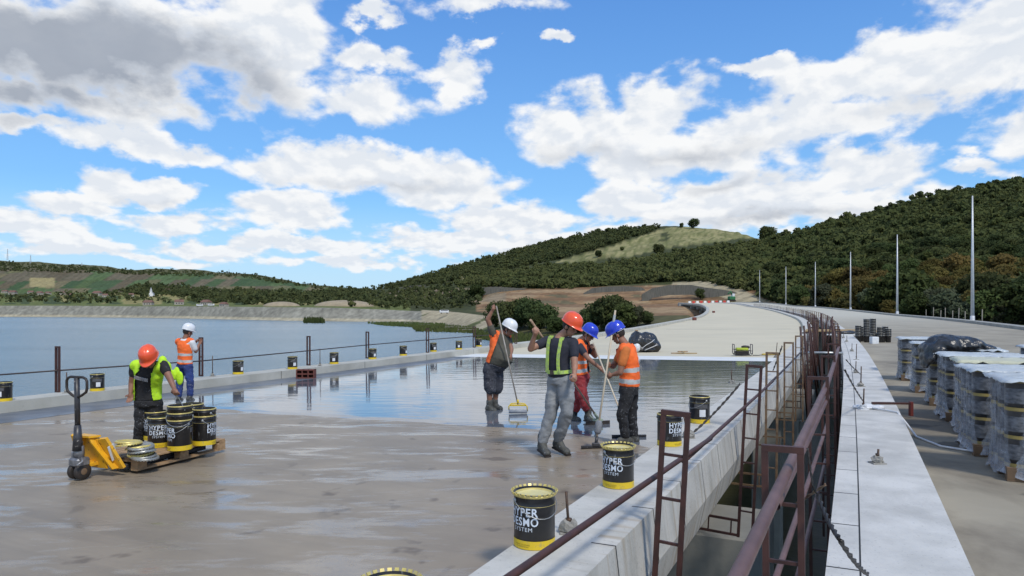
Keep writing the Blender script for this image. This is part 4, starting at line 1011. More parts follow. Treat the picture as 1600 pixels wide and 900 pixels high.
# chassis: sloping shoulder plates over the axle joined to the forks
for sy in (-1, 1):
    v = [(.07, sy*.05, .47), (.17, sy*.06, .47), (.30, sy*.27, .17), (.30, sy*.27, .09), (.20, sy*.27, .09), (.07, sy*.10, .40)]
    vs = [b.verts.new(p) for p in v]+[b.verts.new((p[0], p[1]+sy*-.03 if False else p[1]-sy*.0, p[2])) for p in []]
    b.faces.new(vs)
v = [(.05, -.09, .475), (.05, .09, .475), (.16, .14, .475), (.16, -.14, .475)]; b.faces.new([b.verts.new(p) for p in v])
v = [(.13, -.14, .44), (.13, .14, .44), (.20, .2, .10), (.20, -.2, .10)]; b.faces.new([b.verts.new(p) for p in v])
t = bpy.data.meshes.new('t'); b.to_mesh(t); b.free()
t = evalmesh(t, [('SOLIDIFY', dict(thickness=.022, offset=0))]); obj('chassis', t, M_jy, jack)
for sy in (-1, 1):
    b = BM(); bar(b, (.12, sy*.22, .46), (.30, sy*.29, .09), .13, .035, up=Vector((1, 0, .3))); obj('shoulder', b, M_jy, jack)
    b = BM(); box(b, (1.0, sy*.185, .085), (1.2, .15, .05), bev=.006); obj('fork', b, M_blkp, jack)
    b = BM(); lathe(b, [(0, -.04), (.038, -.04), (.038, .04), (0, .04)], 16); bmesh.ops.rotate(b, verts=b.verts, matrix=Matrix.Rotation(math.pi/2, 3, 'X')); bmesh.ops.translate(b, verts=b.verts, vec=(1.45, sy*.185, .04)); obj('load_roller', b, M_rub, jack)
b = BM(); box(b, (.20, -.282, .29), (.08, .006, .2), Matrix.Rotation(.18, 3, 'X') @ Matrix.Rotation(-.45, 3, 'Y')); obj('sticker', b, M_paper, jack)
b = BM(); tube(b, [(-.02, 0, .33), (-.02, 0, .62)], [.055, .036], 12); tube(b, [(-.02, 0, .60), (-.03, 0, 1.16)], .030, 10); obj('tiller', b, M_blkp, jack)
b = BM(); tube(b, [(-.03, 0, .93), (-.03, .08, .96), (-.03, .15, 1.00), (-.03, .165, 1.04), (-.03, .165, 1.12), (-.03, .145, 1.15), (-.03, .10, 1.165), (-.03, -.10, 1.165), (-.03, -.145, 1.15), (-.03, -.165, 1.12), (-.03, -.165, 1.04), (-.03, -.15, 1.00), (-.03, -.08, .96), (-.03, 0, .93)], .015, 8); obj('loop_handle', b, M_rub, jack)
def on_pal(u, v):
    d = 9
    for _ in range(10): d = -top*1100/(v-480)
    return Vector(((u-800)/1100*d, d, top))
M_stackb = None
def nested(loc, n, rz, labels, grp, kinds='ring'):
    p = Vector(loc); out = []
    for k in range(n):
        out.append(bucket(p+Vector((0, 0, .088*k+.001)), rz[k % len(rz)], kinds if k == 0 else 'nest', labels[k], grp, R(40*k+20)))
    return out
PG = 'buckets standing on the raised pallet'
p = on_pal(250, 697); nested(p, 1, [face_cam(p, 8)], ['leftmost bucket on the raised pallet, lettering facing out'], PG)
p = on_pal(281, 702); LB_ = nested(p, 3, [face_cam(p, 68)], ['bottom bucket of the middle stack on the pallet', 'second of the three nested ones in the middle stack', 'topmost bucket of the middle stack, its handle held up'], PG)
tp = LB_[-1]; hw = px(276, 617, 9.05)-tp.location; hw = Matrix.Rotation(-tp.rotation_euler.z, 3, 'Z') @ hw
hb = BM(); tube(hb, [(RB+.01, 0, .325), (RB*.6+hw.x*.5, hw.y*.5, .325+(hw.z-.325)*.55), tuple(hw), (-RB*.6+hw.x*.5, hw.y*.5, .325+(hw.z-.325)*.55), (-RB-.01, 0, .325)], .0035, 5); hm = bpy.data.meshes.new('handle'); hb.to_mesh(hm); hb.free(); hm.materials.append(M_galv)
for c_ in tp.children:
    if c_.name.startswith('handle'): c_.data = hm; c_.rotation_euler = (0, 0, 0)
p = on_pal(319, 694); nested(p, 2, [face_cam(p, -62)], ['bottom bucket of the right stack on the pallet', 'top bucket of the right stack on the pallet'], PG)
p = on_pal(243, 686); nested(p, 1, [face_cam(p, 40)], ['bucket hidden at the back left of the pallet'], PG)
p = on_pal(300, 684); nested(p, 2, [face_cam(p, 140)], ['lower bucket at the back of the pallet', 'upper bucket at the back of the pallet'], PG)
lidb = BM(); lathe(lidb, [(0, .004), (RB-.02, .004), (RB-.01, .018), (RB+.006, .02), (RB+.014, .010), (RB+.016, -.004)], 40)
for k in range(26):
    a = k*2*math.pi/26; M3 = Matrix.Rotation(a, 3, 'Z'); box(lidb, M3 @ Vector((RB+.016, 0, -.004)), (.005, .022, .02), M3)
lidm = bpy.data.meshes.new('bucket_lid'); lidb.to_mesh(lidm); lidb.free(); lidm.materials.append(M_tin); lid2 = lidm.copy(); lid2.materials.clear(); lid2.materials.append(M_gold)
base = on_pal(218, 716)
for k, (du, h, tx, ty, g) in enumerate([(9, .01, .02, .04, 0), (4, .032, .05, -.03, 0), (-1, .055, -.04, -.06, 1), (5, .078, .05, .07, 0), (1, .10, -.04, .06, 0), (-4, .12, .06, -.07, 1), (2, .14, .06, .04, 0), (-17, .165, -.05, -.04, 1), (-19, .185, .03, .04, 1)]):
    o = bpy.data.objects.new('bucket_lid', lid2 if g else lidm); COL.objects.link(o); o.location = base+Vector((du*.008, .02*(k % 3), h)); o.rotation_euler = (tx*1.8, ty*1.8, k); o.scale = (.9, .9, .8)
    prop(o, ('gold' if g else 'silver')+' crimped bucket lid, '+['lowest', 'second from the bottom', 'third from the bottom', 'fourth from the bottom', 'middle one', 'fourth from the top', 'third from the top', 'second from the top', 'topmost'][k]+' of the lid pile', 'bucket lid', 'pile of lids on the pallet')
# small things on the left deck
M_brick = mat('red_brick', (.17, .055, .04), (.11, .035, .03), 9, .85, coord='obj')
p = hit(476, 592)[0]; s, off = to_so(p.x, p.y)
e = empty('brick_block', p+Vector((0, .15, .004)), 0, 'reddish brown hollow brick block leaning against the far left kerb', 'brick block')
b = BM()
for x in (-.25, -.085, .085, .25): box(b, (x, 0, .13), (.03, .22, .26))
for z in (.015, .13, .245): box(b, (0, 0, z), (.534, .216, .03))
box(b, (0, .085, .13), (.528, .03, .24)); obj('hollow_body', b, M_brick, e)

M_tarp = mat('black_tarp', (.010, .011, .013), (.022, .024, .028), 6, .30, bump=.035, bscale=6, spec=.7)
M_tape = mat('tape_white', (.5, .5, .5), None, 1, .4)
def blobmesh(parts, vox, disp=.0, seed=1, fs=5.0):
    b = BM()
    for (c, r) in parts: ball(b, c, r, 16)
    me = remesh(b, vox, 6); v = np.zeros(len(me.vertices)*3); me.vertices.foreach_get('co', v); v = v.reshape(-1, 3)
    n = np.zeros(len(me.vertices)*3); me.vertices.foreach_get('normal', n); n = n.reshape(-1, 3)
    f = fbm(v[:, 0]*fs+v[:, 2]*fs*.7+50, v[:, 1]*fs+v[:, 2]*fs*.5+50, 4, seed); ridge = -np.abs(f)*2+.25
    v += n*(ridge*disp)[:, None]; me.vertices.foreach_set('co', v.ravel()); me.update(); smooth(me); return me
p = hit(1010, 551)[0]; p = Vector(p)
e = empty('covered_heap', p+Vector((0, .5, 0)), 0, 'heap wrapped in shiny black plastic and pale tape on the beige deck', 'covered heap')
me = blobmesh([((-.30, 0, .40), (.38, .5, .52)), ((.10, 0, .42), (.50, .5, .46)), ((.45, 0, .26), (.30, .4, .28)), ((-.5, 0, .3), (.2, .4, .4)), ((0, 0, .12), (.72, .5, .14)), ((.58, 0, .3), (.17, .3, .12))], .03, .16, 4, 2.4)
for v in me.vertices: v.co.z = max(v.co.z, .0)
obj('tarp', me, M_tarp, e, sm=True)
b = BM(); tube(b, [(-.28, -.50, .26), (-.18, -.53, .20), (.0, -.53, .34), (.22, -.51, .46), (.36, -.42, .56)], .018, 6); tube(b, [(-.08, -.54, .10), (.1, -.54, .18), (.4, -.47, .30), (.52, -.36, .34)], .018, 6); obj('tape', b, M_tape, e)
b = BM(); box(b, (-.34, 0, .94), (.12, .12, .05)); obj('block', b, M_wood, e)
b = BM(); ball(b, (-.40, -.42, .22), (.17, .12, .20), 12); obj('torn_sheet', b, M_plast, e, sm=True)
p = Vector(hit(1068, 553)[0]); 
for k, (dx, dy, a, L, z) in enumerate([(-.15, .1, .15, .7, .03), (.15, .0, -.1, .8, .03), (0, .15, .5, .5, .09), (-.05, .1, -1.2, .35, .09)]):
    b = BM(); box(b, (0, 0, 0), (L, .09, .035), bev=.003); o = obj('timber_offcut', b, M_plank if k % 2 else M_wood, label='short timber offcut, '+['left lower', 'right lower', 'upper long', 'upper short crosswise'][k]+' of the small pile on the beige deck', cat='timber', group='timber offcuts on the beige deck'); o.location = p+Vector((dx, dy, z)); o.rotation_euler = (0, 0, a)
# generator
p = Vector(hit(1160, 556)[0]); e = empty('generator', p, R(-8), 'portable generator in a dark tube frame with yellow green tank', 'generator')
b = BM()
for y in (-.2, .2):
    tube(b, [(-.34, y, .45), (-.34, y, .10), (-.30, y, .04), (.30, y, .04), (.34, y, .10), (.34, y, .45)], .016, 6); 
    tube(b, [(-.34, y, .25), (.34, y, .20)], .012, 6)
for x in (-.34, .34): tube(b, [(x, -.2, .45), (x, .2, .45)], .016, 6); tube(b, [(x, -.2, .1), (x, .2, .1)], .014, 6)
obj('tube_frame', b, M_blkp, e)
b = BM(); box(b, (-.02, 0, .26), (.46, .30, .12), bev=.03); obj('tank', b, mat('tank_lime', (.42, .50, .04), (.34, .42, .03), 6, .4), e)
b = BM(); box(b, (-.02, 0, .13), (.50, .28, .13), bev=.02); lathe(b, [(0, 0), (.09, 0), (.09, .12), (0, .12)], 16, c=(-.1, -.05, .08)); obj('engine', b, M_rub, e)
b = BM(); ball(b, (.10, 0, .35), (.15, .10, .06), 12); ball(b, (.20, 0, .34), (.08, .1, .06), 12); obj('silencer', b, M_rub, e, sm=True)
rope([p+Vector((.4, 0, .02)), p+Vector((.6, -.1, .02)), p+Vector((.75, .1, .02)), p+Vector((.9, -.05, .02)), p+Vector((1.1, .05, .02)), p+Vector((1.6, 0, .02))], .02, M_cable, 'black cable trailing from the generator to the deck edge', 0, 'cable', 6, False)
b = BM(); 
for k in range(5): ball(b, (k*.14, 0, .04), (.10, .08, .04+.02*(k % 2)), 8)
o = obj('yellow_rag', b, mat('rag_yellow', (.55, .40, .08)), sm=True, label='crumpled yellow strap on the deck behind the tan frames', cat='strap'); o.location = p+Vector((.95, .3, 0))
# small markers on the far deck and crash barriers at the end
for k, (u, v) in enumerate([(1085, 500.5), (1108, 490)]):
    b = BM(); box(b, (0, 0, .2), (.5, .4, .4), bev=.05); o = obj('crate', b, M_brick, label=['nearer', 'farther'][k]+' tiny dark crate at the left kerb of the far beige deck', cat='crate'); o.location = hit(u, v)[0] if v > 492 else W(150, 14, 0)
M_rw = mat('barrier_red', (.55, .05, .04)); M_ww = mat('barrier_white', (.75, .75, .75))
for k in range(11):
    c = W(338, 13.5-k*1.75, 0); e = empty('road_barrier', c, -head(338), 'red and white plastic barrier in the row closing the far end of the deck', 'barrier', 'barriers at the far end'); 
    b = BM(); box(b, (0, 0, .5), (1.2, .4, 1.0), bev=.08); obj('body', b, M_rw if k % 2 else M_ww, e)
# long-reach digger parked at the deck end
p = px(1143, 471, 345); e = empty('excavator', p, .3, 'small green machine parked at the far end of the deck', 'excavator'); mg = mat('machine_green', (.03, .16, .06))
b = BM(); box(b, (0, 0, 1.6), (3.2, 2.4, 1.8), bev=.3); obj('body', b, mg, e); b = BM(); box(b, (0, 0, .45), (3.6, 2.6, .8), bev=.3); obj('tracks', b, M_rub, e)
b = BM(); tube(b, [(1, 0, 2), (-.6, 0, 5.0), (-2.0, 0, 3.6)], .35, 8); obj('arm', b, mg, e); b = BM(); box(b, (.8, 0, 3.0), (1.4, 1.5, 1.6), bev=.2); obj('cab', b, M_paper, e)
# ---------------------------------------------------------------- light poles on the right deck
M_pole = mat('pole_galvanised', (.60, .62, .64), (.50, .52, .54), 3, .45, metal=.3)
for k, (u, v, L) in enumerate([(1519.5, 500, 194), (1402, 490.5, 124), (1329, 483.5, 90), (1274, 479, 70), (1228, 475, 58.5), (1187, 472, 50)]):
    y = [67.5, 105.8, 145.4, 190, 232, 270][k]; H = L/1100*y
    s = s_at(y, OT+.35, 'R') ; c = W(s, OT+.35, KH, 'R'); c = px(u, v, y)
    e = empty('lamp_pole', c-Vector((0, 0, .1)), 0, ['nearest and tallest', 'second nearest', 'third', 'fourth', 'fifth', 'farthest and shortest looking'][k]+' bare grey pole on the outer kerb of the right deck', 'pole', 'bare poles on the right deck')
    b = BM(); tube(b, [(0, 0, 0), (.0, 0, H*.5), (0, 0, H+.1)], [.17, .12, .06], 10); obj('shaft', b, M_pole, e); b = BM(); lathe(b, [(0, 0), (.3, 0), (.3, .05), (.2, .06), (.19, .5), (0, .5)], 14); obj('base_plate', b, M_pole, e)
# ---------------------------------------------------------------- wrapped pallets on the right deck
M_jet0 = mat('stake_grey', (.22, .20, .17), None, 1, .8)
def film_mat():
    m = bpy.data.materials.new('stretch_film'); m.use_nodes = True; t = m.node_tree; q = NT(t); bs = t.nodes['Principled BSDF']; out = t.nodes['Material Output']
    vec = q.new('ShaderNodeNewGeometry').outputs['Position']
    w = q.noise(q.vm('MULTIPLY', vec, (2, 2, 5)), 1.1, 4, .55, 1.0); w2 = q.noise(q.vm('MULTIPLY', vec, (7, 7, 1.2)), 1.4, 4, .55, 1.2)
    z = q.sep(vec)[2]; low = q.mapr(z, -1.72, -1.35, .30, 0)
    a = q.m('ADD', q.mapr(q.m('ADD', q.m('MULTIPLY', w, .6), q.m('MULTIPLY', w2, .4)),   .48, .70, .10, .62), low, clamp=True)
    q.put(bs.inputs['Base Color'], (.47, .52, .60, 1)); q.put(bs.inputs['Alpha'], a); bs.inputs['Roughness'].default_value = .14
    bn = q.new('ShaderNodeBump'); bn.inputs['Distance'].default_value = .018; q.put(bn.inputs['Height'], q.m('ADD', w, w2)); q.put(bs.inputs['Normal'], bn.outputs[0])
    return m
M_film = film_mat()
for k, u in enumerate([1447, 1458, 1469, 1477, 1488, 1497, 1508, 1534]):
    y = 108-(u-1400)*.33; p = px(u, 0, y); s_, o_ = to_so(p.x, p.y); p.z = W(s_, OT, KH-.1, 'R').z
    b = BM(); tube(b, [(0, 0, -1.5), (.05*(k % 3), 0, .85+.3*(k % 2))], .04, 6); o = obj('marker_stake', b, M_jet0, label='thin grey stake in the row just beyond the outer kerb of the right deck', cat='stake', group='stakes beyond the outer kerb'); o.location = p
M_sheet = mat('top_sheet', (.50, .55, .58), (.40, .44, .48), 4, .25, bump=.02, bscale=7)
M_sheet2 = mat('top_sheet_cream', (.55, .55, .40), (.46, .46, .34), 4, .3, bump=.02, bscale=7)
bb = BM(); lathe(bb, [(0, 0), (RB, 0), (RB, .30), (RB+.004, .31), (RB-.004, .325), (0, .325)], 20, mis=[0, 0, 1, 1, 0]); lathe(bb, [(RB+.0015, .0), (RB+.0015, .038)], 20, mi=1); lathe(bb, [(RB+.002, .08), (RB+.002, .24)], 20, mi=2)
PB = bpy.data.meshes.new('packed_bucket'); bb.to_mesh(PB); bb.free()
for m_ in (mat('bucket_grey_black', (.030, .032, .038), (.05, .053, .06), 9, .4), mat('band_ochre', (.32, .24, .06), (.24, .19, .07), 5, .5), mat('bucket_print', (.05, .055, .065), (.15, .16, .18), 16, .5, stretch=(1, 1, 2))): PB.materials.append(m_)
def wrapped(s, off, ang, label, tiers=3, cream=False, cols=None):
    p = W(s, off, .004, 'R'); e = empty('wrapped_pallet', p, -head(s)+ang, label, 'wrapped pallet', 'pallets of buckets in stretch film')
    L, Wd = 1.18, .86     # local x across the deck (to the right), y along the road
    pr = pallet('p', L, Wd, par=e)
    for t in range(tiers):
        for i in range(4):
            for j in range(3):
                if i in (1, 2, 3) and j == 1 and t < tiers-1: continue
                o = bpy.data.objects.new('packed_bucket', PB); COL.objects.link(o); o.parent = e; o.location = (.15+i*.292, .145+j*.287, .146+t*.298)
    H = .146+tiers*.298+.03
    # film shell, bulging at the foot, creased
    v = []; f = []; nz, na = 22, 72
    for iz in range(nz+1):
        z = .05+(H-.05)*iz/nz; k = 1+.06*math.exp(-iz*.45)-.006*math.sin(iz*1.3)
        for a_ in range(na):
            a = a_*2*math.pi/na; ca, sa = math.cos(a), math.sin(a); r = 1/max(abs(ca)**6+abs(sa)**6, 1e-9)**(1/6)
            scal = 1-.05*(1-abs(math.cos(a_*math.pi/6)))
            cr = 1+.006*math.sin(a_*2.3+iz*1.1+s*5)+.025*random.random()*math.exp(-iz*.5)
            v.append((L/2+ca*r*(L/2+.02)*k*cr*scal, Wd/2+sa*r*(Wd/2+.02)*k*cr*scal, z+.03*math.sin(a_*.7+s)*math.exp(-iz*.4)))
    for iz in range(nz):
        for a_ in range(na): f.append((iz*na+a_, iz*na+(a_+1) % na, (iz+1)*na+(a_+1) % na, (iz+1)*na+a_))
    me = pydata('film', v, f); smooth(me); obj('film', me, M_film, e)
    v = []; f = []; n = 16
    for i in range(n+1):
        for j in range(n+1):
            x = i/n; y = j/n; ed = min(x, 1-x, y, 1-y)
            v.append((x*(L+.10)-.05+random.uniform(-.006, .006), y*(Wd+.10)-.05+random.uniform(-.006, .006), H+.012+(.0 if ed > .04 else -.035*random.random()-.015)+.012*random.random()))
    for i in range(n):
        for j in range(n): f.append((i*(n+1)+j, (i+1)*(n+1)+j, (i+1)*(n+1)+j+1, i*(n+1)+j+1))
    me = pydata('top_sheet', v, f); me = evalmesh(me, [('SOLIDIFY', dict(thickness=.006))]); obj('top_sheet', me, M_sheet2 if cream else M_sheet, e, sm=True)
    return e
corners = [(1407, 595), (1428, 614), (1450, 634), (1476, 659), (1497, 680), (1519, 713), (1570, 752)]
names = ['farthest of the front row', 'second farthest of the front row', 'third farthest, under the edge of the black tarp', 'fourth of the front row, middle', 'cream topped one of the front row', 'big clear fronted one second from the right edge', 'nearest, cut by the right edge of the view']
SS = [16.3, 14.5, 12.7, 10.9, 9.3, 7.75, 6.25]
for k, (u, v) in enumerate(corners):
    p, s, off = hit(u, v, 0, 'R')
    wrapped(s, off-.02, [.05, .02, -.03, .06, -.02, .08, .05][k], 'film wrapped pallet of black buckets, '+names[k], 3, k == 4)
for k, s in enumerate([7.6, 9.2, 10.9, 12.6, 14.4, 16.2]):
    wrapped(s, -2.75-.05*k, random.uniform(-.05, .05), 'film wrapped pallet of black buckets in the back row, '+['nearest', 'second', 'third', 'fourth, under the tarp', 'fifth, under the tarp', 'farthest'][k], 3)
# black tarp thrown over the pallets
p1 = px(1487, 560, 13.2); e = Vector(p1)
me = blobmesh([((-.45, 0, .0), (.34, .5, .20)), ((-.15, 0, .12), (.5, .5, .26)), ((.3, 0, .12), (.55, .5, .22)), ((.75, 0, .04), (.42, .4, .12)), ((-.66, -.1, -.18), (.16, .35, .22)), ((-.72, -.1, -.36), (.10, .2, .14))], .03, .12, 9, 2.6)
o = obj('black_tarp', me, M_tarp, sm=True, label='shiny black tarp bunched over the wrapped pallets', cat='tarp'); o.location = e+Vector((-.02, 0, .16)); o.rotation_euler = (0, 0, -.15); o.scale = (.66, .8, .74)
# far stacks of nested empty buckets
b = BM(); lathe(b, [(0, .0), (RB-.03, .0), (RB-.02, .02), (RB-.012, .28), (RB+.004, .29), (RB+.010, .355), (RB+.004, .368), (RB-.015, .32), (0, .32)], 18, mis=[0, 0, 0, 0, 0, 1, 0, 0])
NB = bpy.data.meshes.new('empty_bucket'); b.to_mesh(NB); b.free(); NB.materials.append(M_black); NB.materials.append(M_tin)
for k, (u, vt) in enumerate([(1341, 507), (1347, 510), (1354, 498), (1364, 498), (1375, 509), (1383, 511), (1388, 512), (1350, 528), (1359, 527), (1372, 526), (1379, 524)]):
    p = H_(u, 535-(k % 2)*1.5); n = max(2, int(((535-vt)/1100*p.y-.37)/.085)+1)
    for t in range(n):
        o = bpy.data.objects.new('empty_bucket', NB); COL.objects.link(o); o.location = p+Vector((0, 0, t*.085)); prop(o, 'black empty bucket nested in the tall stacks on the far right deck', 'bucket', 'nested empty buckets far down the right deck')
b = BM(); box(b, (0, 0, .18), (.34, .3, .36), bev=.02); o = obj('carton', b, M_paper, label='pale box standing before the nested bucket stacks', cat='box'); o.location = H_(1361, 537)+Vector((0, -.3, 0))
b = BM(); ball(b, (0, 0, .08), (.5, .25, .10), 14); ball(b, (.3, .1, .1), (.3, .2, .12), 12); o = obj('plastic_sheet', b, M_tarp, sm=True, label='dark crumpled sheet on the right kerb beside the bucket stacks', cat='sheet'); o.location = H_(1322, 522, KH)
b = BM(); box(b, (0, 0, .03), (2.4, .5, .06)); o = obj('white_board', b, M_white, label='white board lying across the far right kerb', cat='board'); o.location = H_(1326, 524, KH); o.rotation_euler = (0, 0, -.35)

# ---------------------------------------------------------------- far things
M_wall = mat('house_wall', (.40, .37, .31), (.32, .29, .25), .2, .8); M_roof = mat('roof_tile', (.19, .10, .075), (.15, .085, .065), .3, .85); M_win = mat('window_dark', (.04, .045, .05), None, 1, .3)
def house(u, v, w, label, wallm=M_wall, name='house'):
    p = thit(u, v)
    if not p: return
    e = empty(name, p-Vector((0, 0, .5)), random.uniform(-.5, .5), label, 'house', None); w *= .75; h = w*.38
    b = BM(); box(b, (0, 0, h/2), (w, w*.7, h)); obj('wall', b, wallm, e)
    b = BM(); z = h; a = w*.54; c = w*.39
    vs = [b.verts.new(q0) for q0 in [(-a, -c, z), (a, -c, z), (a, c, z), (-a, c, z), (-a*.8, 0, z+w*.28), (a*.8, 0, z+w*.28)]]
    for f in [(0, 1, 5, 4), (2, 3, 4, 5), (1, 2, 5), (3, 0, 4), (3, 2, 1, 0)]: b.faces.new([vs[i] for i in f])
    obj('roof', b, M_roof, e)
    b = BM()
    for x in (-.28, .0, .28): box(b, (x*w, -.352*w, h*.55), (w*.12, .06, h*.35))
    obj('window', b, M_win, e)
hs = [(8, 458, 14), (20, 460, 16), (48, 459, 13), (62, 461, 15), (75, 460, 12), (98, 460, 13), (108, 463, 12), (152, 462, 18), (165, 464, 12), (205, 463, 12), (262, 455, 12), (300, 452, 12), (280, 476, 12), (322, 477, 12), (350, 479, 9), (232, 477, 12)]
for k, (u, v, w) in enumerate(hs): house(u, v, w, 'small red roofed village house across the lake, '+['at the left edge', 'second from the left edge', 'third from the left', 'fourth from the left', 'fifth from the left', 'sixth from the left', 'seventh from the left', 'broad one below the fields', 'right of the broad one', 'left of the church', 'above and right of the church', 'highest, at the foot of the fields', 'low by the embankment', 'beside the embankment road', 'smallest, by the embankment', 'below the church'][k])
p = thit(237, 463); e = empty('church', p, .2, 'white village church with a pointed spire', 'church'); e.scale = (.62, .62, .62)
b = BM(); box(b, (0, 0, 4), (10, 14, 8)); obj('nave', b, M_ww, e); b = BM(); box(b, (0, -6, 7), (5, 5, 14)); obj('tower', b, M_ww, e); b = BM(); lathe(b, [(3.4, 14), (0, 25)], 8, c=(0, -6, 0), sm=False); obj('spire', b, mat('spire_grey', (.45, .46, .48)), e); b = BM(); lathe(b, [(0, 0), (0.01, 0)], 3)
b.free(); b = BM(); vs = [b.verts.new(q0) for q0 in [(-5.5, -7, 8), (5.5, -7, 8), (5.5, 7, 8), (-5.5, 7, 8), (0, -7, 12), (0, 7, 12)]]
for f in [(0, 1, 4), (2, 3, 5), (1, 2, 5, 4), (3, 0, 4, 5)]: b.faces.new([vs[i] for i in f])
obj('roof', b, mat('roof_grey', (.30, .30, .31)), e)
for k, (u, v, h) in enumerate([(12, 405, 40), (48, 410, 30), (358, 425, 12), (128, 414, 12)]):
    p = thit(u, v) or px(u, v, 2550); p = px(u, v+1.5, 2520); e = empty('lattice_mast' if k < 2 else 'lookout_post', p, 0, ['tall thin lattice mast at the left end of the ridge', 'shorter thin mast on the ridge', 'tiny post on the ridge crest near the right end', 'tiny post on the ridge between masts'][k], 'mast')
    b = BM(); wv = 2.2 if k < 2 else 1.5
    for sx, sy in ((-1, -1), (1, -1), (0, 1)): bar(b, (sx*wv, sy*wv, 0), (sx*.4, sy*.4, h), .7)
    for j in range(6): z = h*j/6; w2 = wv*(1-j/6)+.4*j/6; bar(b, (-w2, -w2, z), (w2, -w2, z+h/6), .4); 
    obj('lattice', b, M_pole, e)
# retaining walls over the cut slopes
M_ret = mat('retaining_wall', (.15, .145, .125), (.07, .07, .06), .5, .85, stretch=(6, 6, .4))
for k, pts_ in enumerate([[(912, 458), (926, 450), (950, 447.5), (975, 447), (1003, 449), (1012, 456)], [(1003, 460), (1020, 450), (1045, 445.5), (1080, 445), (1100, 449), (1125, 452), (1145, 455), (1158, 460)], [(752, 449), (775, 448), (800, 449.5), (820, 451)], [(620, 449.5), (645, 446), (665, 445)]]):
    b = BM(); top_h = 3.2; prev = None
    for (u, v) in pts_:
        d = [500, 440, 560, 900][k]; q0 = px(u, v, d); q1 = q0+Vector((0, 0, -top_h-3)); q2 = q0+Vector((0, 1.2, 0)); q3 = q1+Vector((0, 1.2, 0)); ring = [b.verts.new(x) for x in (q0, q1, q3, q2)]
        if prev:
            for i in range(4): b.faces.new((prev[i], prev[(i+1) % 4], ring[(i+1) % 4], ring[i]))
        prev = ring
    bmesh.ops.recalc_face_normals(b, faces=b.faces); obj('retaining_wall', b, M_ret, label=['grey retaining wall above the left cut slope', 'long grey retaining wall above the right cut slope, behind the deck end', 'low grey wall above the earth terraces', 'small pale wall at the foot of the centre hill'][k], cat='retaining wall')
M_jet = mat('jetty_wood', (.30, .27, .22), (.22, .20, .16), .8, .85)
for k, (u0, u1, v) in enumerate([(632, 645, 505), (655, 672, 507), (696, 718, 511.5), (716, 744, 516)]):
    d = -WLZ*1100/(v-480+2.2); a, c = px(u0, v, d), px(u1, v, d); a.z = c.z = WLZ+.9; e = empty('jetty', a, 0, ['leftmost small', 'second small', 'third, longer', 'rightmost and longest'][k]+' wooden fishing jetty on the far shore', 'jetty', 'fishing jetties'); L = (c-a).length
    b = BM(); box(b, (L/2, 0, 0), (L, 1.4, .18)); obj('deck', b, M_jet, e)
    for j in range(int(L/1.8)+1): b = BM(); box(b, (j*1.8, -.6, -.6), (.22, .22, 1.3)); box(b, (j*1.8, .6, -.6), (.22, .22, 1.3)); obj('leg', b, M_jet, e)
    b = BM(); box(b, (L/2, -.6, .9), (L, .12, .12)); [box(b, (x, -.6, .45), (.12, .12, .9)) for x in np.arange(0, L, 3)]; obj('railing', b, M_jet, e)
# gravel heaps beyond the embankment, van by the shore
M_grav = mat('gravel_heap', (.34, .28, .19), (.27, .22, .15), .3, .95)
for (u, v, w, h, lb) in [(440, 484, 16, 3.6, 'low orange gravel heap behind the embankment'), (538, 486, 26, 4.6, 'broad pale gravel heap behind the embankment')]:
    d = 600; p = px(u, 482, d); b = BM(); ball(b, (0, 0, 0), (w, w*.6, h*1.25), 24); me = bpy.data.meshes.new('h'); b.to_mesh(me); b.free()
    o = obj('gravel_heap', me, M_grav, sm=True, label=lb, cat='gravel heap'); o.location = (p.x, p.y, tz(p.x, p.y)-.6)
for k, (u, v, d) in enumerate([(694, 490, 430), (330, 480.5, 640), (352, 480.5, 640), (312, 480.5, 640)]):
    p = px(u, v, d); e = empty('parked_van', (p.x, p.y, max(p.z, tz(p.x, p.y))), random.random(), ['white van parked on the sandy shore', 'longest white van on the embankment road', 'small white van at the right on the embankment road', 'small white van at the left on the embankment road'][k], 'van')
    b = BM(); box(b, (0, 0, 1.3), (5.5, 2, 1.7), bev=.3); obj('body', b, M_ww, e); b = BM(); box(b, (0, 0, 1.75), (4.6, 2.03, .55), bev=.1); obj('window', b, M_win, e)
    for x in (-1.7, 1.7): b = BM(); box(b, (x, 0, .38), (.75, 2.05, .75), bev=.2); obj('wheel', b, M_rub, e)
# ---------------------------------------------------------------- people
splash = lambda q, vec, col, bs: q.mix(q.m('MULTIPLY', q.mapr(q.noise(vec, 34.0, 4), .60, .66), q.mapr(q.sep(vec)[2], -1.85, -.9, .75, .12)), col, (.24, .25, .27))
M_skin = mat('skin', (.36, .19, .125), (.30, .15, .10), 9, .55)
M_skin2 = mat('skin_tanned', (.28, .135, .085), (.23, .11, .07), 9, .55)
M_hair = mat('hair_dark', (.02, .014, .01), None, 1, .7)
M_orange = mat('vest_orange', (.95, .17, .025), (.85, .13, .02), 7, .75, bump=.022, bscale=8, extra=splash)
M_neon = mat('vest_neon', (.50, .80, .02), (.42, .72, .02), 7, .75, bump=.022, bscale=8, extra=splash)
M_refl = mat('reflective_band', (.50, .51, .50), (.40, .42, .42), 20, .4)
M_blk = mat('cloth_black', (.012, .012, .014), (.020, .020, .022), 6, .85, bump=.022, bscale=8, extra=splash)
M_navy = mat('cloth_navy', (.018, .020, .032), (.026, .028, .042), 6, .85, bump=.022, bscale=8)
M_olivec = mat('cloth_olive', (.085, .080, .060), (.065, .062, .048), 6, .85, bump=.022, bscale=8)
M_greyc = mat('cloth_grey', (.27, .28, .29), (.20, .21, .22), 7, .9, bump=.02, bscale=9, extra=splash)
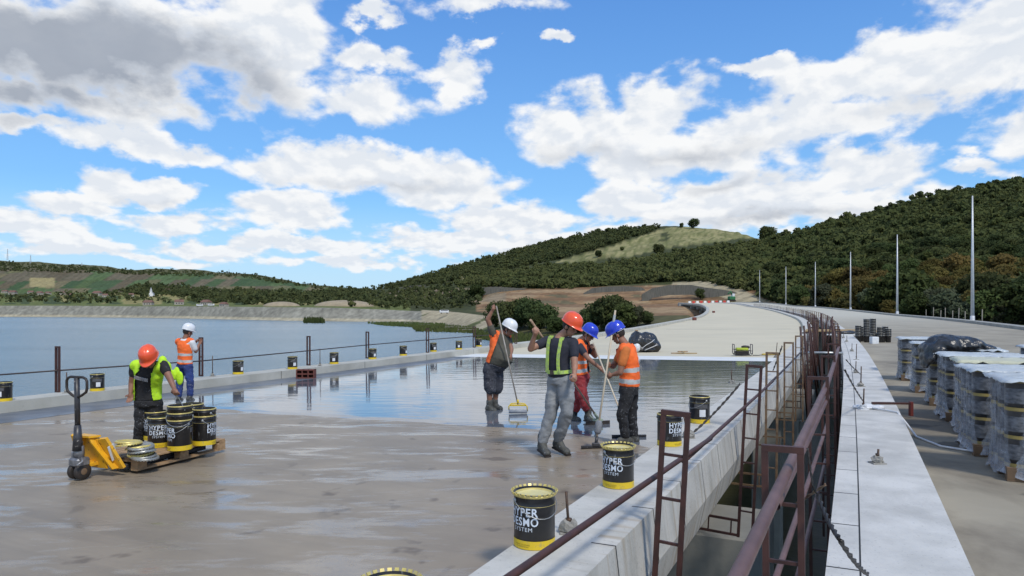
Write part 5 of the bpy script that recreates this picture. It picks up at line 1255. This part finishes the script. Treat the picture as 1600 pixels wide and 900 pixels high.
M_shorts = mat('cloth_dark_shorts', (.035, .038, .050), (.05, .052, .065), 8, .9, bump=.02, bscale=9, extra=splash)
M_redc = mat('cloth_red', (.30, .03, .035), (.22, .02, .025), 7, .85, bump=.022, bscale=8, extra=splash)
M_bluec = mat('cloth_blue', (.025, .055, .22), (.02, .035, .13), 5, .85, bump=.022, bscale=8, extra=splash)
M_whitec = mat('cloth_white', (.66, .67, .68), None, 1, .8, bump=.01, bscale=9)
M_oranget = mat('cloth_orange', (.62, .18, .04), (.5, .14, .03), 7, .85, bump=.022, bscale=8)
M_boot = mat('boot', (.045, .045, .040), (.085, .085, .075), 16, .7, extra=splash)
def helm(name, c): return mat(name, c, tuple(x*.85 for x in c), 6, .28, coat=.3)
H_or, H_wh, H_bl = helm('helmet_orange', (.85, .10, .03)), helm('helmet_white', (.78, .79, .80)), helm('helmet_blue', (.02, .05, .55))
def cone(b, p0, p1, r0, r1, n=12):
    p0, p1 = Vector(p0), Vector(p1); tube(b, [p0, p0.lerp(p1, .5), p1], [r0, (r0+r1)/2*1.02, r1], n); ball(b, p0, r0*.995, 10); ball(b, p1, r1*.995, 10)
class Torso:
    def __init__(s, J, k=1.0, belly=0.0):
        hc = (J['hipL']+J['hipR'])/2; nk = J['neck']; sc_ = (J['shL']+J['shR'])/2
        mid = J.get('mid'); s.hc, s.nk = hc, nk
        if mid is None: mid = hc.lerp(nk, .5)
        s.mid = mid; s.s0 = (J['hipL']-J['hipR']).normalized(); s.s1 = (J['shL']-J['shR']).normalized(); s.k = k; s.belly = belly
    def at(s, t):
        a, m, c = s.hc, s.mid, s.nk; cp = m*2-(a+c)/2
        p = a*(1-t)**2+cp*2*t*(1-t)+c*t*t; d = ((cp-a)*(1-t)+(c-cp)*t).normalized()
        sd = s.s0.lerp(s.s1, t); sd = (sd-d*sd.dot(d)).normalized(); fw = sd.cross(d).normalized()
        # sd points to the figure's left; forward = up x left ... d x? choose so that fw = -(sd x d) faces front
        return p, sd, fw, d
    def secs(s, add=0.0, t0=-.12, t1=1.0, neck=True):
        tab = [(-.16, .145, .10), (-.05, .168, .118), (.08, .165, .118), (.25, .150, .110), (.42, .152, .112), (.6, .165, .122), (.76, .175, .118), (.88, .150, .098), (.95, .095, .075), (1.02, .058, .058)]
        out = []
        for (t, rx, ry) in tab:
            if t < t0-.001 or t > t1+.03: continue
            p, sd, fw, d = s.at(t); bl = s.belly*math.exp(-((t-.28)/.24)**2)
            p = p+fw*(bl*.6+.012); out.append((p, sd*(rx+bl*.25)*s.k+sd*add, fw*(ry+bl*.62)*s.k+fw*add))
        return out
def hand(b, el, hd, ax=None, k=1.0, flip=1):
    """palm and five fingers; curls round a shaft of direction ax through hd, or hangs relaxed"""
    d = (hd-el).normalized(); wr = hd-d*.075*k
    if ax is None:
        x, y, _ = frame(d); ax = x; curl = .5
    else: ax = Vector(ax).normalized(); curl = 1.0
    ax = (ax-d*ax.dot(d)*.35).normalized(); n = d.cross(ax).normalized()*flip
    pc = hd-d*.03*k+n*.012
    M = Matrix((ax, n, d)).transposed()
    ball(b, pc, (.042*k, .017*k, .045*k), 10, M); cone(b, wr, pc, .026*k, .028*k, 8)
    for i, L in enumerate((.88, 1.0, .95, .76)):
        q0 = hd+ax*(i-1.5)*.0215*k+n*.012; pts = [q0-d*.005]; ang = 0
        for seg in (.042, .028, .022):
            ang += (.95 if curl > .9 else .35)
            dd = d*math.cos(ang)-n*math.sin(ang); pts.append(pts[-1]+dd*seg*L*k)
        tube(b, pts, [.0098*k, .0092*k, .0085*k, .007*k], 6); ball(b, pts[-1], .007*k, 6)
    t0 = pc-ax*.035*k-d*.01; pts = [t0, t0-ax*.018*k-n*.022*k+d*.012, t0-ax*.006*k-n*.046*k+d*.03*k]
    tube(b, pts, [.0125*k, .011*k, .009*k], 6); ball(b, pts[-1], .009*k, 6)
    return wr
def person(label, J, torso='shirt', sleeve=.45, shirt=M_blk, skin=M_skin, trous=M_blk, leg=1.0, vest=None, vopen=None, vstripe=True, helmet=H_or, k=1.0, belly=0, face=None, up=None, gL=None, gR=None, socks=None, harness=False, lw=1.0, glasses=False, spikes=False, undervest=None, hem=.0, fl=1):
    J = {a: Vector(c) for a, c in J.items()}
    base = (J['anL']+J['anR'])/2; root = empty('person', (base.x, base.y, min(J['anL'].z, J['anR'].z)-.08), 0, label, 'person', 'road workers in helmets')
    inv = -root.location
    def fin(name, b_or_me, m, vox=None, it=3, sm=True, parent=None):
        me = remesh(b_or_me, vox, it) if vox else b_or_me
        if isinstance(me, bmesh.types.BMesh): t = bpy.data.meshes.new(name); me.to_mesh(t); me.free(); me = t
        me.transform(Matrix.Translation(inv)); return obj(name, me, m, parent or root, sm=sm)
    T = Torso(J, k, belly)
    hd = J['head']; fc = Vector(face).normalized(); upv = Vector(up) if up else Vector((0, 0, 1)); upv = (upv-fc*upv.dot(fc)).normalized(); sdv = upv.cross(fc).normalized()
    HM = Matrix((sdv, fc, upv)).transposed()      # local x = left, y = front, z = up
    # body, one continuous skin
    b = BM(); loft(b, T.secs(-.012), 18)
    for s in 'LR':
        sh, el, ha = J['sh'+s], J['el'+s], J['ha'+s]; cone(b, sh, el, .052*k, .042*k); wr = hand(b, el, ha, (gL if s == 'L' else gR), k, fl if s == 'L' else -fl)
        cone(b, el, wr, .042*k, .027*k); cone(b, T.at(.86)[0], sh, .07*k, .055*k)
        hp, kn, an, to = J['hip'+s], J['kn'+s], J['an'+s], J['toe'+s]; cone(b, hp, kn, .085*k, .056*k); mdc = kn.lerp(an, .35)-(to-an).normalized()*.012; cone(b, kn, mdc, .054*k, .056*k); cone(b, mdc, an, .056*k, .036*k); cone(b, an, an+(to-an)*.45+Vector((0, 0, -.03)), .034*k, .028*k)
    cone(b, J['neck']-(hd-J['neck']).normalized()*.03, hd-upv*.06-fc*.012, .060*k, .056*k)
    ball(b, hd+upv*.015-fc*.008, (.076*k, .094*k, .100*k), 18, HM); ball(b, hd-upv*.055+fc*.028, (.055*k, .058*k, .058*k), 14, HM)
    ball(b, hd-upv*.098+fc*.058, (.024, .022, .018), 10, HM)
    tube(b, [hd+upv*.018+fc*.088, hd-upv*.022+fc*.110, hd-upv*.036+fc*.085], [.009, .016, .008], 8)
    ball(b, hd+upv*.028+fc*.080, (.052, .012, .010), 10, HM)
    ball(b, hd-upv*.062+fc*.086, (.026, .010, .008), 8, HM)
    for sx in (-1, 1): ball(b, hd+sdv*sx*.078*k-upv*.008-fc*.005, (.012, .022, .032), 8, HM)
    fin('body', b, skin, .0075, 2)
    b = BM()
    for sx in (-1, 1): ball(b, hd+sdv*sx*.031+upv*.006+fc*.083, (.013, .008, .008), 8, HM)
    fin('eyes', b, M_hair, sm=True)
    if glasses:
        b = BM()
        for sx in (-1, 1): tube(b, [hd+sdv*(sx*.031+math.cos(a)*.022)+upv*(.004+math.sin(a)*.017)+fc*.098 for a in np.linspace(0, 6.28, 12)], .003, 5, cap=False); tube(b, [hd+sdv*sx*.053+fc*.095, hd+sdv*sx*.08-fc*.0], .003, 5)
        fin('glasses', b, M_rub)
    # hair below the helmet
    b = BM(); ball(b, hd+upv*.02-fc*.016, (.083*k, .098*k, .100*k), 18, HM)
    for f in [f for f in b.faces if (f.calc_center_median()-hd).dot(fc) > (.028 if (f.calc_center_median()-hd).dot(upv) < .07 else .2) or (f.calc_center_median()-hd).dot(upv) < -.05]: b.faces.remove(f)
    fin('hair', b, M_hair)
    # helmet
    b = BM(); hc = hd+upv*.048-fc*.004; rings = []; n = 28
    for (r, z) in [(1.0, 0.0), (1.01, .03), (.98, .065), (.88, .10), (.66, .128), (.36, .143), (.10, .148)]:
        rings.append([b.verts.new(hc+sdv*math.cos(a)*.112*k*r+fc*math.sin(a)*.134*k*r+upv*(z+(.006 if abs(math.cos(a)) < .16 else 0))*k) for a in [2*math.pi*i/n for i in range(n)]])
    for i in range(len(rings)-1):
        for j in range(n): b.faces.new((rings[i][j], rings[i][(j+1) % n], rings[i+1][(j+1) % n], rings[i+1][j]))
    b.faces.new(rings[-1])
    br = [b.verts.new(hc+sdv*math.cos(a)*(.122+.004*max(0, math.sin(a)))*k+fc*(math.sin(a)*.146+max(0, math.sin(a))**3*.045)*k+upv*(-.006-max(0, math.sin(a))**2*.012)) for a in [2*math.pi*i/n for i in range(n)]]
    for j in range(n): b.faces.new((br[j], br[(j+1) % n], rings[0][(j+1) % n], rings[0][j]))
    t = bpy.data.meshes.new('h'); bmesh.ops.recalc_face_normals(b, faces=b.faces); b.to_mesh(t); b.free(); smooth(t)
    ho = fin('helmet', evalmesh(t, [('SOLIDIFY', dict(thickness=.006, offset=1)), ('SUBSURF', dict(levels=1))]), helmet)
    b = BM(); 
    a_ = [2*math.pi*i/n for i in range(n)]
    tube(b, [hc+sdv*math.cos(a)*.104*k+fc*math.sin(a)*.122*k-upv*.012 for a in a_], .007, 6, cap=False); tube(b, [hd+sdv*.085+upv*.03, hd+sdv*.06-upv*.07+fc*.02, hd-upv*.118+fc*.05, hd-sdv*.06-upv*.07+fc*.02, hd-sdv*.085+upv*.03], .004, 5); fin('strap', b, M_whitec if helmet is not H_or else M_blk, parent=None)
    # shirt
    b = BM(); sec = T.secs(.006, t0=hem, t1=.95); loft(b, sec, 20)
    for s in 'LR':
        sh, el, ha = J['sh'+s], J['el'+s], J['ha'+s]; cone(b, T.at(.85)[0], sh, .082*k, .070*k)
        if sleeve <= 1: cone(b, sh, sh.lerp(el, max(sleeve, .12)), .069*k, .062*k)
        else: cone(b, sh, el, .068*k, .056*k); cone(b, el, el.lerp(ha, min(sleeve-1, .75)), .055*k, .046*k)
    fin('shirt', b, shirt, .011, 3)
    # trousers or shorts
    b = BM(); loft(b, T.secs(.012, t1=max(.10, hem+.08))[:4], 20)
    for s in 'LR':
        hp, kn, an = J['hip'+s], J['kn'+s], J['an'+s]
        if leg >= 1: cone(b, hp, kn, .104*k*lw, .080*k*lw); q1 = kn.lerp(an, leg-.02 if leg < 1.9 else .9) if leg > 1 else an; cone(b, kn, kn.lerp(an, .5), .078*k*lw, .075*k*lw); cone(b, kn.lerp(an, .5), kn.lerp(an, min(1, .92)) if leg < 1.5 else kn.lerp(an, leg-1), .075*k*lw, .066*k*lw)
        else: cone(b, hp, hp.lerp(kn, 1.12), .112*k*lw, .094*k*lw)
    me = remesh(b, .012, 3); v = np.zeros(len(me.vertices)*3); me.vertices.foreach_get('co', v); v = v.reshape(-1, 3); nn = np.zeros_like(v).ravel(); me.vertices.foreach_get('normal', nn); nn = nn.reshape(-1, 3)
    f = fbm(v[:, 0]*9+90, v[:, 2]*15+90+v[:, 1]*6, 3, 5); v += nn*(f*.035)[:, None]; me.vertices.foreach_set('co', v.ravel()); me.update(); fin('trousers' if leg >= 1 else 'shorts', me, trous)
    if socks:
        b = BM()
        for s in 'LR': cone(b, J['kn'+s].lerp(J['an'+s], .7), J['an'+s], .05, .045)
        fin('socks', b, socks, .012, 2)
    # boots
    for s in 'LR':
        an, to = J['an'+s], J['toe'+s]; d = (to-an); d.z = 0; d = d.normalized(); sd = Vector((-d.y, d.x, 0)); zb = min(an.z-.085, to.z-.02)
        pit = (to.z+.03-(an.z-.05)); b = BM(); he = Vector((an.x, an.y, an.z-.055))-d*.04
        cone(b, an+Vector((0, 0, .085)), an, .060*k, .056*k); cone(b, an, he, .056*k, .050*k); cone(b, he, to-d*.035+Vector((0, 0, .012)), .050*k, .046*k); cone(b, an, to-d*.10+Vector((0, 0, .035)), .055*k, .046*k); ball(b, to-d*.03+Vector((0, 0, .005)), (.054, .054, .04), 10)
        bo = fin('boot', b, M_boot, .011, 2)
        b = BM(); q0, q1 = he-d*.035+Vector((0, 0, -.042)), to+d*.012+Vector((0, 0, -.032)); bar(b, q0, q1, .085, .022); 
        if spikes:
            for t in (.1, .3, .7, .9):
                for w_ in (-.03, .03): p = q0.lerp(q1, t)+sd*w_; tube(b, [p, p-Vector((0, 0, .032))], [.005, .002], 5)
        o2 = fin('sole', b, M_rub, sm=False); o2.parent = bo
    # vest
    if vest:
        b = BM(); loft(b, T.secs(.024, t0=.0, t1=.95)[0:], 24)
        for s in 'LR': cone(b, T.at(.86)[0], T.at(.86)[0].lerp(J['sh'+s], .85), .097*k, .088*k)
        me = remesh(b, .010, 3); nv = len(me.polygons); b2 = BM(); b2.from_mesh(me); dele = []
        for f in b2.faces:
            c = f.calc_center_median(); best = min(((c-T.at(t)[0]).length, t) for t in np.linspace(0, 1, 21))
            t = best[1]; p, sd, fw, d = T.at(t); t = t+(c-p).dot(d)/max(.01, (T.nk-T.hc).length); r = c-p; a = math.degrees(math.atan2(abs(r.dot(sd)), r.dot(fw)))
            lx = r.dot(sd)
            if vopen and (a < vopen*(1.0-.35*t) or (t > .90 and abs(lx) < .085)): dele.append(f); continue
            if t > .955 and abs(lx) < .08: dele.append(f); continue
            if vstripe and ((.13 < t < .215) or (.34 < t < .425)): f.material_index = 1
            if vstripe and t > .425 and .075 < abs(lx) < .115 and not vopen: f.material_index = 1
        bmesh.ops.delete(b2, geom=dele, context='FACES'); b2.to_mesh(me); b2.free(); vv = np.zeros(len(me.vertices)*3); me.vertices.foreach_get('co', vv); vv = vv.reshape(-1, 3); nn = np.zeros(len(me.vertices)*3); me.vertices.foreach_get('normal', nn); nn = nn.reshape(-1, 3)
        vv += nn*(fbm(vv[:, 0]*7+90, vv[:, 2]*7+90+vv[:, 1]*5, 3, 15)*.05)[:, None]; me.vertices.foreach_set('co', vv.ravel()); me.update()
        fin('vest', me, [vest, M_refl])
    if harness:   # neon braces and belt over the shirt
        b = BM()
        for s in (-1, 1):
            P = []
            for t, lx in ((.18, .10), (.3, .09), (.45, .085), (.6, .085), (.75, .088), (.88, .085), (.95, .08)):
                p, sd, fw, d = T.at(t); P.append(p+sd*s*lx+fw*(.128+.012*math.sin(t*3)))
            for t, lx in ((.95, .08), (.85, .085), (.6, .07), (.3, .05), (.18, .04)):
                p, sd, fw, d = T.at(t); P.append(p+sd*s*lx-fw*(.112+.010*math.sin(t*3)))
            for a, c in zip(P[:-1], P[1:]): bar(b, a, c+(c-a)*.06, .042, .012, up=T.at(.5)[2]); 
            for f in b.faces: f.material_index = 0
        P = []
        p, sd, fw, d = T.at(.18)
        for i in range(25): a = i*2*math.pi/24; P.append(p+fw*.014+sd*math.cos(a)*.172*k+fw*math.sin(a)*.138*k)
        for a, c in zip(P[:-1], P[1:]): bar(b, a, c+(c-a)*.06, .008, .045, up=d)
        fin('harness', b, mat('harness_neon', (.50, .72, .10), (.35, .45, .20), 30, .6), sm=False)
        p, sd, fw, d = T.at(.18); b = BM(); box(b, p+fw*.15, (.05, .05, .05)); fin('buckle', b, M_rub, sm=False)
    if undervest: undervest(fin, T, J)
    return root
def PX(d):   # pixel -> world at depth d (+dy)
    return lambda u, v, dy=0.0: px(u, v, d) + Vector((0, 0, 0)) if dy == 0 else px(u, v, d)*1.0+Vector((0, dy, 0))+Vector((px(u, v, d+dy).x-px(u, v, d).x, 0, px(u, v, d+dy).z-px(u, v, d).z))

# P4: front man, orange helmet, grey trousers, facing right towards the camera
D = hit(862, 712)[0].y; q = PX(D)
person('man in orange helmet, navy shirt with neon braces and grey trousers, holding a pole', dict(head=q(891, 511, -.06), neck=q(876, 526), mid=q(874, 556, .0), shR=q(855, 533, .10), elR=q(829, 545, -.02), haR=q(838, 516, -.16), shL=q(896, 536, -.10), elL=q(898, 573, -.20), haL=q(897, 592, -.36),
    hipR=q(868, 594, .08), hipL=q(884, 594, -.06), knR=q(861, 643, .02), knL=q(886, 643, -.1), anR=q(847, 692, .05), anL=q(872, 688, .12), toeR=q(856, 709, -.12), toeL=q(888, 707, -.02)),
    sleeve=.5, shirt=M_navy, trous=M_greyc, lw=1.08, helmet=H_or, face=(.62, -.55, -.42), up=(.25, -.1, 1), harness=True, gR=(.75, .1, -.65), gL=(.7, .2, -.6))
# P3: white helmet, olive shirt, shorts, right arm up
D3 = hit(772, 641)[0].y; q = PX(D3)
person('heavy man in white helmet, olive shirt, orange vest and dark shorts, one arm raised', dict(head=q(794, 515, -.05), neck=q(783, 520), mid=q(779, 543), shR=q(771, 523, -.10), elR=q(762, 499, -.18), haR=q(772, 480, -.22), shL=q(793, 527, .12), elL=q(799, 546, -.05), haL=q(797, 560, -.22),
    hipR=q(765, 574, -.08), hipL=q(776, 574, .08), knR=q(766, 604, -.08), knL=q(777, 603, .06), anR=q(765, 634, -.05), anL=q(773, 632, .10), toeR=q(775, 642, -.10), toeL=q(784, 639, .02)),
    sleeve=.5, shirt=M_olivec, trous=M_shorts, leg=.8, lw=1.12, belly=.19, k=1.08, vest=M_orange, vopen=75, vstripe=False, helmet=H_wh, face=(.78, -.35, -.42), up=(.3, 0, 1), gR=(.2, 0, -1), gL=(.2, 0, -1), spikes=True, hem=.06, skin=M_skin2)
# P5: blue helmet, orange vest, red trousers, facing right
D5 = hit(913, 660)[0].y; q = PX(D5)
person('man with blue helmet and glasses, orange vest and dark red trousers, leaning to a pole', dict(head=q(919, 523, -.05), neck=q(909, 531), mid=q(905, 558), shR=q(904, 540, -.14), elR=q(919, 560, -.30), haR=q(942, 579, -.34), shL=q(914, 538, .16), elL=q(930, 556, .10), haL=q(927, 541, -.05),
    hipR=q(905, 590, -.08), hipL=q(911, 590, .08), knR=q(910, 619, -.14), knL=q(904, 621, .12), anR=q(919, 648, -.08), anL=q(897, 650, .2), toeR=q(930, 659, -.22), toeL=q(906, 657, .12)),
    sleeve=.55, shirt=M_navy, trous=M_redc, leg=1.62, lw=1.08, vest=M_orange, vopen=20, helmet=H_bl, face=(.7, -.45, -.5), up=(.3, -.1, 1), gR=(.35, 0, -.9), gL=(.35, 0, -.9), socks=M_blk, spikes=True, glasses=True, skin=M_skin2)
# P6: blue helmet, orange vest, black trousers, seen from behind, facing left
D6 = hit(985, 692)[0].y; q = PX(D6)
person('man with blue helmet seen from behind, orange vest over orange shirt and black trousers', dict(head=q(965, 523, .02), neck=q(974, 535), mid=q(984, 568), shL=q(977, 548, -.17), elL=q(969, 582, -.22), haL=q(950, 588, -.12), shR=q(976, 545, .17), elR=q(958, 572, .24), haR=q(949, 571, .03),
    hipL=q(982, 611, -.09), hipR=q(986, 611, .09), knL=q(972, 646, -.12), knR=q(987, 647, .08), anL=q(977, 682, -.10), anR=q(990, 681, .08), toeL=q(965, 690, -.13), toeR=q(979, 690, .06)),
    sleeve=.6, shirt=M_oranget, trous=M_blk, lw=1.0, vest=M_orange, vopen=14, helmet=H_bl, face=(-.80, .25, -.45), up=(-.2, 0, 1), gL=(.15, 0, -1), gR=(.15, 0, -1), k=1.0, skin=M_skin2)
# P1: orange helmet, neon vest, black clothes, bending to the camera over the buckets
D1 = 9.45; q = PX(D1)
def bib(fin, T, J):
    p, sd, fw, d = T.at(.66); M3 = Matrix((sd, fw, d)).transposed(); b = BM(); box(b, p+fw*.147+sd*-.02, (.18, .006, .05), M3); fin('shirt_print', b, mat('shirt_print', (.45, .45, .47), (.08, .08, .08), 60, .7, stretch=(2, 2, .5)), sm=False)
    b = BM(); 
    for (c, r) in [(q(276, 583, .03), (.045, .03, .09)), (q(281, 591, .0), (.05, .03, .10)), (q(270, 587, 0), (.04, .03, .08)), (q(272, 604, .05), (.03, .02, .05)), (q(209, 576, -.03), (.045, .05, .11)), (q(254, 566, -.05), (.06, .06, .09)), (q(262, 575, 0), (.05, .05, .09))]: ball(b, c, r, 12)
    fin('vest_flap', b, M_neon, .012, 4)
person('man in orange helmet and open neon yellow vest over black clothes, reaching for a bucket', dict(head=q(234, 560, -.28), neck=q(234, 568, -.16), mid=q(231, 594, -.05), shR=q(211, 572, -.14), elR=q(206, 598, -.10), haR=q(203, 622, -.16), shL=q(255, 571, -.16), elL=q(266, 592, -.25), haL=q(275, 614, -.36),
    hipR=q(223, 630, 0), hipL=q(242, 630, 0), knR=q(219, 664, -.02), knL=q(243, 664, .03), anR=q(215, 697, .04), anL=q(244, 697, .10), toeR=q(213, 707, -.10), toeL=q(248, 706, -.04)),
    sleeve=.45, shirt=M_blk, trous=M_blk, vest=M_neon, vopen=48, vstripe=False, helmet=H_or, face=(.08, -.72, -.70), up=(0, -.55, .85), gL=(1, 0, 0), undervest=bib, hem=.04, skin=M_skin2)
# P2: white helmet, orange vest, blue trousers, back to the camera, holding a post
D2 = hit(289, 626)[0].y; q = PX(D2)
person('man in white helmet, orange vest and blue trousers holding a post at the far kerb', dict(head=q(293.5, 519, .02), neck=q(290, 528), mid=q(289, 548), shR=q(300, 535, -.05), elR=q(306, 549, .02), haR=q(313, 534, .18), shL=q(279, 534, .10), elL=q(284, 548, .28), haL=q(311, 531, .30),
    hipR=q(294, 572, -.02), hipL=q(283, 572, .06), knR=q(297, 596, -.02), knL=q(281, 597, .04), anR=q(297, 619, 0), anL=q(279, 619, .02), toeR=q(303, 625, .06), toeL=q(285, 625, .12)),
    sleeve=.7, shirt=M_whitec, trous=M_bluec, vest=M_orange, vopen=10, helmet=H_wh, face=(.55, .75, -.25), up=(.1, 0, 1), k=1.0, skin=M_skin2)

# ---------------------------------------------------------------- long-handled tools
M_pole_w = mat('wooden_shaft', (.42, .30, .20), (.32, .20, .13), 6, .6, stretch=(3, 3, 1)); M_pole_m = mat('worn_metal_shaft', (.36, .33, .29), (.26, .22, .18), 14, .5, metal=.2); M_poly = mat('pale_shaft', (.56, .50, .38), (.46, .36, .26), 5, .55)
def tool(name, label, cat, a, c, r, m, head_fn):
    e = empty(name, c, 0, label, cat); b = BM(); a2, c2 = Vector(a)-Vector(c), Vector((0, 0, 0)); tube(b, [a2, a2*.5, c2], r, 10); obj('shaft', b, m, e); head_fn(e, a2); return e
def h_broom(e, a):
    b = BM(); tube(b, [(-.16, 0, -.10), (-.165, -.02, -.03), (-.12, 0, .02), (0, 0, .03), (.12, 0, .02), (.165, -.02, -.03), (.17, 0, -.12)], .011, 6); tube(b, [(0, 0, .09), (0, 0, .02)], .018, 8); box(b, (0, 0, -.01), (.30, .025, .03), bev=.005); obj('yellow_frame', b, M_yel, e)
    b = BM(); tube(b, [(-.165, -.02, -.12), (.165, -.02, -.12)], .034, 14); obj('roller_sleeve', b, mat('sleeve_grey', (.20, .22, .25), (.30, .32, .36), 20, .5), e)
bt = hit(811, 647)[0]
tool('paint_roller', 'wide yellow framed roller held by the man with the white helmet', 'roller', px(775.5, 478, D3-.22), bt+Vector((-.02, 0, .17)), .013, M_pole_m, h_broom)
def h_scr(e, a):
    b = BM(); d = a.normalized(); tube(b, [d*.0, d*.22], .022, 8); box(b, (0, 0, -.03), (.16, .05, .05), bev=.01); tube(b, [(-.06, 0, -.03), (-.13, 0, .05)], .010, 6); obj('grip_bracket', b, mat('bracket_green', (.30, .36, .28)), e)
    b = BM(); box(b, (0, 0, -.075), (.42, .02, .06), Matrix.Rotation(.3, 3, 'Z')); obj('blade', b, M_rub, e)
a0, a1 = px(829, 500, D-.20), hit(934, 664)[0]+Vector((0, 0, .11))
tool('floor_scraper', 'brown wooden pole held slanting by the man in grey trousers', 'pole tool', a0, a1, .0145, M_pole_w, h_scr)
def h_sq(wd, ang):
    def f(e, a):
        d = a.normalized(); M3 = Matrix.Rotation(ang, 3, 'Z')
        b = BM(); box(b, (0, 0, -.035), (wd, .035, .03), M3, .004); tube(b, [d*.10, Vector((0, 0, -.02))], .022, 8); box(b, (0, 0, -.01), (.10, .06, .05), M3, .01); obj('head', b, M_blkp, e)
        b = BM(); box(b, (0, 0, -.058), (wd, .01, .03), M3); obj('rubber_blade', b, M_rub, e)
    return f
b6 = hit(924, 701)[0]+Vector((.06, 0, .065))
e6 = tool('squeegee', 'pale pole with a wide black squeegee held by both blue-helmeted men', 'squeegee', px(961.5, 485, D6+.02), b6, .0135, M_poly, h_sq(.40, .12))
b = BM(); d = (px(961.5, 485, D6+.02)-b6).normalized(); tube(b, [d*.13, d*.16, d*.28, d*.31], [.03, .048, .048, .03], 14); obj('foam_sleeve', b, mat('foam_grey', (.16, .17, .19), (.22, .23, .25), 30, .9), e6)
b = BM(); tube(b, [d*(1.55), d*1.78], .018, 10); obj('grip', b, mat('grip_grey', (.28, .30, .30)), e6)
b5 = hit(985, 684)[0]+Vector((-.02, 0, .065))
tool('squeegee', 'white pole with a black squeegee behind the legs of the man in black trousers', 'squeegee', px(927, 536, D5-.2), b5, .0125, M_poly, h_sq(.50, .05))
